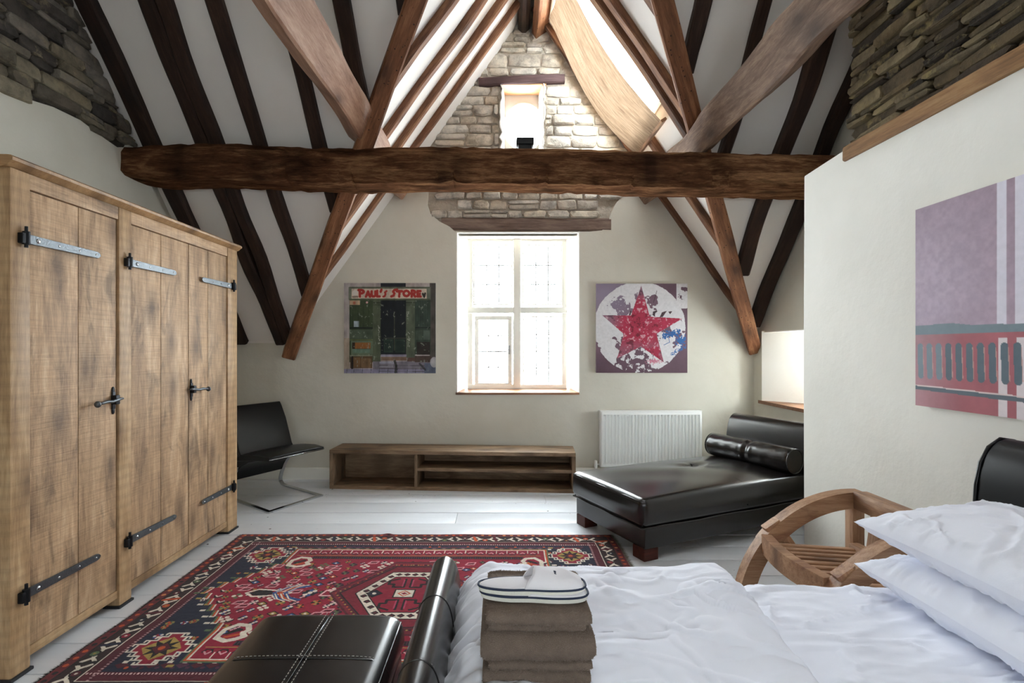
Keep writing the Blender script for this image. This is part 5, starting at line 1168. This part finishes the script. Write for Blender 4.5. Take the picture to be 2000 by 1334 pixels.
# scattered rosettes
pts_ = []
for i in range(1900):
    x, y = rr.uniform(0.34, RWd-0.34), rr.uniform(0.46, RHt-0.46)
    lim = 0.31+abs(y-VM)*0.42
    if x < lim+0.02 or x > RWd-lim-0.02 or any((x-a)**2+(y-b)**2 < 0.0021 for a, b in pts_): continue
    if abs(x-RWd/2)/0.42+abs(y-VM)/0.40 < 1: continue
    pts_.append((x, y)); k_ = rr.random()
    if k_ < 0.62: flower(x, y, rr.uniform(0.016, 0.026), rr.choice(((NAV, MAR, BLU, IVO), (GRN, ORA, BLK, GLD), (PUR, 'c78f93', NAV, IVO), (ORA, BLK, GLD), (BLK, PUR, GRN), (NAV, BLK, MAR, 'c78f93'))))
    elif k_ < 0.75:
        for a, b in ((0, 0.018), (0, -0.018), (0.018, 0), (-0.018, 0)): R.disc(x+a, y+b, 0.011, rr.choice((IVO, GRN)) if k_ < 0.68 else IVO)
    elif k_ < 0.87: R.line([(x-0.03, y+0.015), (x-0.015, y-0.015), (x+0.03, y-0.02), (x+0.02, y+0.012)], 0.004, 'c78f93', closed=True); R.line([(x-0.01, y), (x+0.02, y-0.004)], 0.004, BLK)
    else: R.diamond(x, y, 0.032, 0.026, BLK); R.diamond(x, y, 0.022, 0.018, rr.choice((BLU, ORA, GLD))); R.disc(x, y, 0.007, IVO)
for x in (0.60, RWd-0.60):
    for y in (0.475, RHt-0.475): boteh(x, y, 0.075, 1 if x < 1 else -1)
# long-armed figures on the axis
for f in (-1, 1):
    x, y = RWd/2+f*0.72, VM
    R.poly([(x+f*0.10, y), (x+f*0.07, y-0.03), (x, y-0.03), (x-f*0.03, y), (x, y+0.03), (x+f*0.07, y+0.03)], BLK); R.line([(x+f*0.12, y), (x+f*0.07, y-0.04), (x-f*0.02, y-0.03), (x-f*0.12, y)], 0.006, IVO); R.line([(x+f*0.12, y), (x+f*0.07, y+0.04), (x-f*0.02, y+0.03), (x-f*0.12, y)], 0.006, IVO)
    for j_, cc in enumerate((BLU, ORA, BLU)):
        for g in (-1, 1): R.line([(x-f*(0.03+0.03*j_), y), (x-f*(0.07+0.03*j_), y+g*0.055), (x-f*(0.13+0.03*j_), y+g*0.075)], 0.010, cc); R.line([(x-f*(0.04+0.03*j_), y+g*0.012), (x-f*(0.075+0.03*j_), y+g*0.067), (x-f*(0.12+0.03*j_), y+g*0.09)], 0.0035, IVO)
    flower(x+f*0.22 if False else x-f*0.22, y, 0.038, (NAV, BLK, BLU, IVO)); R.line([(x-f*0.30, y-0.03), (x-f*0.42, y-0.03), (x-f*0.38, y+0.03), (x-f*0.28, y+0.03)], 0.005, 'd9a9a9', closed=True)
# centre medallion
mx_, my_ = RWd/2, VM
def hexm(a, b, k_=0.42): return [(mx_-a, my_), (mx_-a*k_, my_-b), (mx_+a*k_, my_-b), (mx_+a, my_), (mx_+a*k_, my_+b), (mx_-a*k_, my_+b)]
for a, b, c in ((0.40, 0.40, MAR), (0.385, 0.385, '6e1a28'), (0.365, 0.36, MAR), (0.345, 0.335, BLK), (0.335, 0.325, '6f1224')): R.poly(hexm(a, b, 0.3), c)
for i in range(90):
    f = i/90*6; k_ = int(f); P = hexm(0.362, 0.355, 0.3); a, b = P[k_], P[(k_+1) % 6]; g = f-k_; R.disc(a[0]+(b[0]-a[0])*g, a[1]+(b[1]-a[1])*g, 0.0055, rr.choice((GLD, ORA, BLK)))
R.poly(hexm(0.262, 0.262), BLK); R.poly(hexm(0.254, 0.254), IVO)
H = hexm(0.222, 0.226)
for k_ in range(6):
    a, b = H[k_], H[(k_+1) % 6]
    for j_ in range(4):
        g = (j_+0.5)/4; R.diamond(a[0]+(b[0]-a[0])*g, a[1]+(b[1]-a[1])*g, 0.022, 0.02, BLK); R.diamond(a[0]+(b[0]-a[0])*g, a[1]+(b[1]-a[1])*g, 0.012, 0.011, MAR)
R.poly(hexm(0.20, 0.20), BLK); R.poly(hexm(0.193, 0.192), '800f29')
for f in (-1, 1):
    R.poly([(mx_+f*0.205, my_), (mx_+f*0.16, my_-0.045), (mx_+f*0.11, my_), (mx_+f*0.16, my_+0.045)], BLK); R.diamond(mx_+f*0.158, my_, 0.035, 0.032, NAV); R.disc(mx_+f*0.158, my_, 0.011, IVO)
    for g in (-1, 1):
        x, y = mx_+f*0.055, my_+g*0.125
        R.line([(x-f*0.038, y+g*0.04), (x-f*0.038, y-g*0.055), (x+f*0.02, y-g*0.055), (x+f*0.02, y-g*0.02), (x+f*0.05, y-g*0.02), (x+f*0.05, y+g*0.02), (x+f*0.0, y+g*0.045)], 0.0075, BLK)
        R.line([(x-f*0.03, y+g*0.03), (x-f*0.03, y-g*0.045)], 0.004, 'a33a55')
R.rect(mx_-0.055, mx_+0.055, my_-0.045, my_+0.045, BLK); R.rect(mx_-0.048, mx_+0.048, my_-0.039, my_+0.039, IVO); R.diamond(mx_, my_, 0.038, 0.034, ORA); R.diamond(mx_, my_, 0.026, 0.024, IVO); R.diamond(mx_, my_, 0.017, 0.015, CRIM)
# corner stars with white latch-hook outlines
for x in (0.335, RWd-0.335):
    for y in (0.36, RHt-0.36):
        a = 0.115
        st = []
        for i in range(4): st += [(x-a+i*a/4.0, y-i*a/4), (x-a+i*a/4.0, y-(i+1)*a/4)]
        top = st; rt = [(2*x-p[0], p[1]) for p in reversed(st)]; bt = [(2*x-p[0], 2*y-p[1]) for p in st]; lt_ = [(p[0], 2*y-p[1]) for p in reversed(st)]
        ring_ = top+rt+bt+lt_
        R.poly(ring_, CRIM); R.line(ring_, 0.0045, IVO, closed=True)
        for sx_ in (-1, 1):
            for sy_ in (-1, 1):
                for i in range(4):
                    px0, py0 = x+sx_*(a-i*a/4), y+sy_*(i+1)*a/4
                    R.line([(px0, py0), (px0+sx_*0.018, py0), (px0+sx_*0.018, py0-sy_*0.014)], 0.0042, IVO)
        R.poly([(x-0.085, y), (x-0.05, y-0.045), (x, y-0.085), (x+0.05, y-0.045), (x+0.085, y), (x+0.05, y+0.045), (x, y+0.085), (x-0.05, y+0.045)], GLD)
        P = []
        for k_ in range(16): r_ = 0.075 if k_ % 2 == 0 else 0.036; P.append((x+math.cos(k_*pi_/8)*r_, y+math.sin(k_*pi_/8)*r_))
        R.poly(P, BLK); R.diamond(x, y, 0.04, 0.04, MAR); R.disc(x, y, 0.014, ORA)
# abrash and wear
ab = 0.80+0.40*fbm(R.U*1.6, R.V*9, 41, 4); R.C *= ab[..., None]; R.C *= (0.78+0.44*fbm(R.U*90, R.V*90, 42, 2))[..., None]
ru = empty('rug', (-0.505, 2.71, 0), 'red and navy patterned oriental rug with dark fringed ends', 'rug')
Z = 0.009 + 0.004*fbm(R.U*2.5, R.V*2.5, 7, 3) + 0.0012*fbm(R.U*60, R.V*60, 9, 2) + 0.007*np.exp(-((R.U-1.02)/0.03)**2-((R.V)/0.05)**2)
wobx = 0.014*(fbm(R.V*2.2, R.V*0, 50, 3)-0.5)*2; woby = 0.010*(fbm(R.U*2.0, R.U*0, 51, 3)-0.5)*2
M_RUG = colattr('woven_rug', 0.95, 260, 0.6, 0.12, 0.1)
o = mk('pile', grid_mesh('pile', -1.79+R.U+wobx, 3.57-R.V+woby, Z, col=R.C), M_RUG, ru, smooth=True)
sm = o.modifiers.new('thick', 'SOLIDIFY'); sm.thickness = 0.008; sm.offset = 1 if False else -1
def fringe(u_edge, sgn, n_, ln, mat, seed):
    rg = np.random.default_rng(seed); v = rg.uniform(0.0, RHt, n_); wx = np.interp(v, R.V[0], wobx[0]); base = np.stack([-1.79+u_edge+wx - sgn*0.004, 3.57-v, np.full(n_, 0.008)], -1)
    L = rg.uniform(0.4, 1.0, n_)*ln; a = rg.normal(0, 0.55, n_); tip = base + np.stack([sgn*L*np.cos(a), L*np.sin(a), rg.uniform(-0.006, 0.004, n_)], -1); w = 0.0016
    sd = np.stack([-np.sin(a), np.cos(a)*sgn, np.zeros(n_)], -1)*w
    V = np.stack([base-sd, base+sd, tip], 1).reshape(-1, 3).astype(np.float32); me = bpy.data.meshes.new('fringe'); N = n_
    me.vertices.add(3*N); me.vertices.foreach_set('co', V.ravel()); me.loops.add(3*N); me.loops.foreach_set('vertex_index', np.arange(3*N, dtype=np.int32)); me.polygons.add(N); me.polygons.foreach_set('loop_start', np.arange(0, 3*N, 3, dtype=np.int32)); me.update(calc_edges=True)
    o = mk('fringe', me, mat, ru); o['kind'] = 'stuff'
fringe(0.0, -1, 5000, 0.030, plain('dark_fringe', '221718', 0.95), 1); fringe(RWd, 1, 3500, 0.045, plain('grey_fringe', '6d6558', 0.95), 2)

# ---------------------------------------------------------------- canvases
M_PRINT = colattr('canvas_print', 0.6, 700, 0.25, 0.0, 0.3); M_EDGE = cloth('canvas_edge', 'd9d5cd')
def canvas(name, label, art, O, ux, vy, nrm, th=0.034):
    """art is laid with u along ux and v (down) along vy on a box of thickness th standing off the wall"""
    O, ux, vy, nrm = Vector(O), Vector(ux), Vector(vy), Vector(nrm)
    e = empty(name, tuple(O), label, 'picture'); w, h = art.w, art.h
    bm = bmesh.new(); c = [O, O+ux*w, O+ux*w+vy*h, O+vy*h]; V = [bm.verts.new(p) for p in c] + [bm.verts.new(p+nrm*(th-0.002)) for p in c]
    for f in ((0,1,2,3), (7,6,5,4), (0,4,5,1), (1,5,6,2), (2,6,7,3), (3,7,4,0)): bm.faces.new([V[i] for i in f])
    bmesh.ops.recalc_face_normals(bm, faces=bm.faces); bmesh.ops.bevel(bm, geom=list(bm.edges), offset=0.003, segments=2, affect='EDGES'); mk('stretcher', bm, M_EDGE, e)
    P = lambda a: O[a] + nrm[a]*(th+0.0) + ux[a]*art.U + vy[a]*art.V
    o = mk('print', grid_mesh('print', P(0), P(1), P(2), col=np.clip(art.C, 0, 1)), M_PRINT, e, smooth=True)
    return e
# --- green shopfront
A = Art(0.913, 0.898, 330, 325, '8f8a86'); W_, H_ = A.w, A.h
def f_(x): return (x-90)/1175*W_           # from the close-up of the photograph
def g_(y): return (y-92)/1160*H_
def rc(x0, x1, y0, y1, c, a=1.0): A.rect(f_(x0), f_(x1), g_(y0), g_(y1), c, a)
rc(90, 1265, 92, 1255, 'a39a98'); rc(90, 165, 92, 1255, 'aaa2a0'); rc(560, 880, 92, 150, '22242c'); rc(1190, 1265, 92, 1255, '504c47'); rc(90, 165, 800, 1255, 'a3917a', 0.7)
rc(150, 1200, 145, 310, '6f7566'); rc(160, 1190, 140, 158, '5b6050'); rc(160, 1190, 295, 312, '535b45'); rc(188, 1148, 165, 292, 'c9b9a8')
rc(160, 560, 312, 1110, '39452f'); rc(1000, 1200, 312, 1010, '36433a'); rc(460, 558, 312, 1110, '4f5845'); rc(885, 1000, 312, 1050, '545d4c'); rc(460, 558, 340, 352, '2c3326'); rc(885, 1000, 340, 352, '2c3326'); rc(455, 560, 370, 378, '363d2e'); rc(885, 1000, 370, 378, '363d2e')
rc(558, 886, 312, 1020, '161b1f'); rc(600, 720, 815, 985, '26372f'); rc(745, 870, 815, 985, '26382f'); rc(730, 742, 500, 960, '3b4233'); rc(600, 886, 795, 806, '3c3f36'); rc(612, 708, 838, 962, '1e2d27'); rc(757, 858, 838, 962, '1e2d27')
rc(160, 460, 660, 680, '1f2820'); rc(1000, 1200, 660, 674, '222c26'); rc(160, 455, 690, 810, '4b5747'); rc(1010, 1095, 700, 820, '475448'); rc(1105, 1190, 700, 820, '4d5a50'); rc(160, 460, 812, 832, '55603f')
rc(180, 458, 835, 1015, '5d6b57'); rc(195, 432, 855, 940, '2a1c12'); rc(232, 432, 858, 936, '8b5a2c'); rc(200, 425, 942, 990, '5f7868'); rc(168, 455, 1018, 1032, '7a7d6a'); rc(172, 452, 1034, 1185, '57422c'); rc(215, 300, 1050, 1180, '6f5436'); rc(310, 430, 1060, 1180, '735b3f'); rc(180, 210, 1036, 1200, '241a14')
rc(1025, 1190, 850, 1015, '2d2824'); rc(562, 890, 1010, 1040, '8b8797'); rc(562, 890, 1042, 1090, '7b6352'); rc(218, 282, 580, 655, 'a9b7c0'); rc(165, 295, 315, 372, 'b79c80'); rc(205, 240, 330, 365, 'b26a50'); A.disc(f_(385), g_(342), 0.011, 'c9a3a0')
rc(90, 1265, 1195, 1255, '85839a'); rc(460, 1200, 1100, 1200, '77727c'); rc(545, 730, 1105, 1128, '9a9aac'); rc(550, 720, 1138, 1180, '8d8a93'); rc(900, 1000, 1050, 1100, '5b443c'); rc(1000, 1210, 1030, 1110, '4b3c36'); rc(1120, 1265, 1120, 1255, '5d6577'); A.disc(f_(1245), g_(1110), 0.04, 'a9a8ac', 1.3)
for x in (130, 220, 330, 440, 545, 655, 775, 905, 1010): A.line([(f_(x), g_(1190)), (f_(x-6), g_(1255))], 0.0022, '3b3a42')
for y in (1150, 1192, 1225): A.line([(f_(545), g_(y)), (f_(1120), g_(y+4))], 0.002, '46434a')
A.line([(f_(740), g_(1095)), (f_(760), g_(1160)), (f_(750), g_(1240))], 0.012, '26271f', 0.85); A.line([(f_(1060), g_(1130)), (f_(1130), g_(1205))], 0.010, '2d2c2c', 0.8)
for x in np.arange(170, 455, 34): A.line([(f_(x), g_(380)), (f_(x), g_(655))], 0.0012, '232b20')
for x in np.arange(1010, 1190, 30): A.line([(f_(x), g_(320)), (f_(x), g_(655))], 0.0012, '27302c')
n1 = fbm(A.U*26, A.V*14, 5, 5); n2 = fbm(A.U*60, A.V*45, 8, 3)
zone = (A.U > f_(160)) & (A.U < f_(1200)) & (A.V > g_(312))
A.C *= (0.55+0.9*n1)[..., None]; pk = ((n2 > 0.73) & (n1 > 0.5))[..., None]; A.C = np.where(pk & zone[..., None], A.C*0.4+0.6*lin(hx('8b9385')), A.C)
for (x, y, s) in ((535, 700, 1), (540, 820, 1), (925, 780, 1), (918, 850, 1), (910, 490, 0.5)):
    for i in range(14): A.disc(f_(x+rr.uniform(-14, 14)), g_(y+rr.uniform(-60, 60)*s), 0.004, 'a0a497')
RED = 'a3332c'
def glyph(x0, y0, w, h, strokes, r=0.0125):
    for s in strokes: A.line([(f_(x0+p[0]*w), g_(y0+p[1]*h)) for p in s], r, RED)
arc_ = lambda cx, cy, rx, ry, a0, a1, n_=10: [(cx+rx*math.cos(a), cy+ry*math.sin(a)) for a in np.linspace(a0, a1, n_)]
y0, hh = 186, 80
glyph(288, y0-4, 58, hh, [[(0.1, 1.05), (0.1, 0.0)], [(-0.2, 0.0)] + arc_(0.35, 0.27, 0.6, 0.27, -pi_/2, pi_/2) + [(0.1, 0.54)]])
glyph(372, y0+14, 52, hh-16, [[(0, 1.05), (0.5, 0), (1.0, 1.05)], [(0.2, 0.66), (0.8, 0.66)]])
glyph(444, y0+14, 50, hh-16, [[(0.02, 0)] + arc_(0.5, 0.6, 0.48, 0.42, pi_, 0, 9) + [(0.98, 0)]])
glyph(514, y0+6, 36, hh-8, [[(0.05, 0), (0.05, 1), (0.9, 1)]])
glyph(556, y0-8, 16, 26, [[(0.9, 0), (0.3, 1)]])
glyph(598, y0+10, 40, hh-10, [[(0.95, 0.0), (0.45, 0.22), (0.6, 0.55), (0.35, 0.95), (-0.1, 1.0)]], 0.010)
glyph(700, y0-10, 58, hh+8, [[(1.2, 0.0), (0.6, 0.08), (0.35, 0.3), (0.62, 0.55), (0.45, 0.88), (-0.05, 1.0)]])
glyph(770, y0+8, 62, hh-8, [[(-0.05, 0.05), (1.0, 0.05)], [(0.5, 0.05), (0.45, 1.0)]])
glyph(852, y0+4, 76, hh-8, [arc_(0.5, 0.5, 0.47, 0.47, 0, 2*pi_, 24)])
glyph(955, y0+4, 50, hh-4, [[(0.05, 1.0), (0.05, 0.0)], [(0.05, 0.0)] + arc_(0.4, 0.25, 0.5, 0.25, -pi_/2, pi_/2) + [(0.05, 0.5)], [(0.4, 0.5), (0.95, 1.0)]])
glyph(1030, y0+10, 44, hh-12, [[(0.9, 0.0), (0.05, 0.0), (0.05, 1.0), (0.95, 1.0)], [(0.05, 0.5), (0.75, 0.5)]])
A.disc(f_(232), g_(222), 0.03, 'd5cdc6'); A.line([(f_(205), g_(270)), (f_(262), g_(268))], 0.010, '6b5b50', 0.8); A.line([(f_(1100), g_(230)), (f_(1118), g_(270)), (f_(1130), g_(225))], 0.010, '33312d')
canvas('canvas_picture', 'square canvas print of a weathered green shopfront with red lettering', A, (-1.545, D-0.001, 1.958), (1, 0, 0), (0, 0, -1), (0, -1, 0))
# --- red star on peeling white paint
B = Art(0.91, 0.888, 330, 322, '8c7680'); 
fx = lambda x: (x-105)/1172*B.w; gy = lambda y: (y-95)/1150*B.h
n1 = fbm(B.U*7, B.V*7, 3, 6, 0.6); n2 = fbm(B.U*22, B.V*22, 6, 5, 0.6); n3 = fbm(B.U*60, B.V*60, 9, 3)
un, vn = B.U/B.w, B.V/B.h
pur = lin(hx('6b5360'))[None, None]*(0.7+0.7*n1[..., None]); lt = lin(hx('9a90a6')); k_ = np.clip(1.1-2.2*np.hypot(un-0.1, vn-0.12), 0, 1)[..., None]; dk = lin(hx('4a333c')); kd = np.clip((vn-0.72)*3, 0, 1)[..., None]
base = pur*(1-k_*0.7)+lt*k_*0.7; base = base*(1-kd*0.6)+dk*kd*0.6
white = lin(hx('dcdadd'))*(0.86+0.2*n3[..., None])
r_ = np.hypot((B.U-fx(665))/1.0, (B.V-gy(660))*1.0); inside = r_ < fx(1250)-fx(665)+0.02*(n2-0.5)
peel = (n1*0.6+n2*0.4 > 0.60) | ((np.hypot(un-0.25, vn-0.26) < 0.13) & (n1*0.4+n2*0.6 > 0.44)) | ((np.hypot(un-0.47, vn-0.80) < 0.16) & (n2 > 0.50)) | ((np.hypot(un-0.40, vn-0.93) < 0.2) & (n2 > 0.52))
rim = (un > 0.88) & (vn < 0.28) & (n2 < 0.6)
m = (inside & ~peel) | rim; B.C = np.where(m[..., None], white, base)
st_ = [(685, 122), (795, 520), (1215, 545), (880, 740), (975, 1110), (680, 905), (375, 1060), (462, 745), (185, 502), (555, 505)]
w, mm = B.poly([(fx(a), gy(b)) for a, b in st_], 'a23a4c'); full = np.zeros(B.U.shape, bool); full[w] = mm
redc = lin(hx('a8304a'))*(0.6+0.75*n2[..., None]); tipk = np.clip(((gy(330)-B.V)*9), 0, 1) + np.clip((fx(470)-B.U)*7, 0, 1)*(B.V < gy(650)) + np.clip((B.V-gy(800))*5, 0, 0.55)*(n1 > 0.42); tipk = np.clip(tipk, 0, 1)[..., None]
sc = redc*(1-tipk*0.75)+lin(hx('8a7585'))*tipk*0.75; spk = ((n3 > 0.62) & (n2 > 0.52))[..., None]; sc = np.where(spk, sc*0.4+lin(hx('d9b9c0'))*0.6, sc); dkm = ((n2 < 0.36))[..., None]; sc = np.where(dkm, sc*0.55, sc)
B.C = np.where(full[..., None], sc, B.C)
for q in ([(835, 455), (880, 440), (895, 455), (865, 475), (860, 520), (830, 500)], [(950, 465), (1015, 445), (990, 480), (960, 525), (920, 530)], [(1030, 455), (1085, 450), (1055, 490)], [(545, 440), (558, 450), (550, 500), (525, 500)]): B.poly([(fx(a), gy(b)) for a, b in q], '4b3a40')
B.line([(fx(885), gy(190)), (fx(842), gy(340))], 0.0022, '3a2e32')
for i in range(170):
    a, b = rr.uniform(960, 1185), rr.gauss(0, 22); y = 770-(a-960)*0.25+b
    if y < 830: B.disc(fx(a), gy(y), rr.uniform(0.002, 0.009), '2f63a0')
    a, b = rr.gauss(1190, 28), rr.gauss(825, 26); B.disc(fx(a), gy(b), rr.uniform(0.002, 0.008), '3768a6'); 
    if i % 2: a = rr.uniform(1060, 1260); B.disc(fx(a), gy(1010-(a-1060)*0.55+rr.gauss(0, 16)), rr.uniform(0.002, 0.006), '3b6ba8')
B.line([(fx(975), gy(885)), (fx(1050), gy(850)), (fx(1035), gy(790))], 0.003, '3d69a0'); 
for i in range(140): B.disc(fx(rr.gauss(850, 45)), gy(rr.gauss(1095, 14)), rr.uniform(0.002, 0.007), 'c77b90', a=0.8)
canvas('canvas_picture', 'square canvas print of a red star on peeling white paint', B, (0.963, D-0.001, 1.952), (1, 0, 0), (0, 0, -1), (0, -1, 0))
# --- mauve and red bodywork with a row of slots, large, on the near wall
Cc = Art(1.2, 0.935, 400, 300, 'a896a4'); u, v = Cc.U, Cc.V
n1 = fbm(u*5, v*5, 13, 5); n2 = fbm(u*50, v*50, 15, 4)
g = np.clip(v/0.56, 0, 1)[..., None]; sh = np.clip(1.15-1.5*np.hypot(u-0.05, (v-0.4)*0.9), 0, 1)[..., None]
C_ = lin(hx('8f7582'))*(1-g)+lin(hx('9c8090'))*g; C_ = C_*(1-0.6*sh)+lin(hx('b9afc0'))*0.6*sh; C_ = C_*(0.92+0.16*n2[..., None])*(0.92+0.16*n1[..., None]); Cc.C[:] = C_
low = (v > 0.60)[..., None]; rd = lin(hx('a35a62'))*(0.7+0.5*n1[..., None]); rd = rd*(1-0.35*np.clip(1-u/0.25, 0, 1)[..., None])+lin(hx('b9b3bc'))*0.35*np.clip(1-u/0.25, 0, 1)[..., None]
Cc.C = np.where(low, rd, Cc.C)
for a, b in ((0.402, 0.44), (0.475, 0.555), (0.62, 0.66)):
    Cc.rect(a, b, 0, 0.59, 'd6d2de'); Cc.rect(a+0.006, b+0.004, 0.62, 0.935, 'd8cdd0')
Cc.poly([(0, 0.555), (0.2, 0.552), (0.3, 0.565), (1.2, 0.572), (1.2, 0.60), (0.3, 0.60), (0, 0.598)], '74838c'); Cc.poly([(0, 0.84), (1.2, 0.865), (1.2, 0.885), (0, 0.858)], '55606a'); Cc.line([(0, 0.838), (1.2, 0.862)], 0.003, 'd9c5c5')
for i in range(19):
    x = 0.022+i*0.0505; Cc.line([(x+0.006, 0.655), (x+0.010, 0.79)], 0.0155, '55646f' if i > 2 else '76858f'); Cc.line([(x+0.022, 0.66), (x+0.027, 0.79)], 0.002, 'c79a90', 0.7)
Cc.C *= (0.93+0.14*n2)[..., None]
canvas('canvas_picture', 'large canvas print of mauve and red painted metal with white stripes and slots', Cc, (RW-0.001, 2.454, 1.972), (0, -1, 0), (0, 0, -1), (-1, 0, 0))
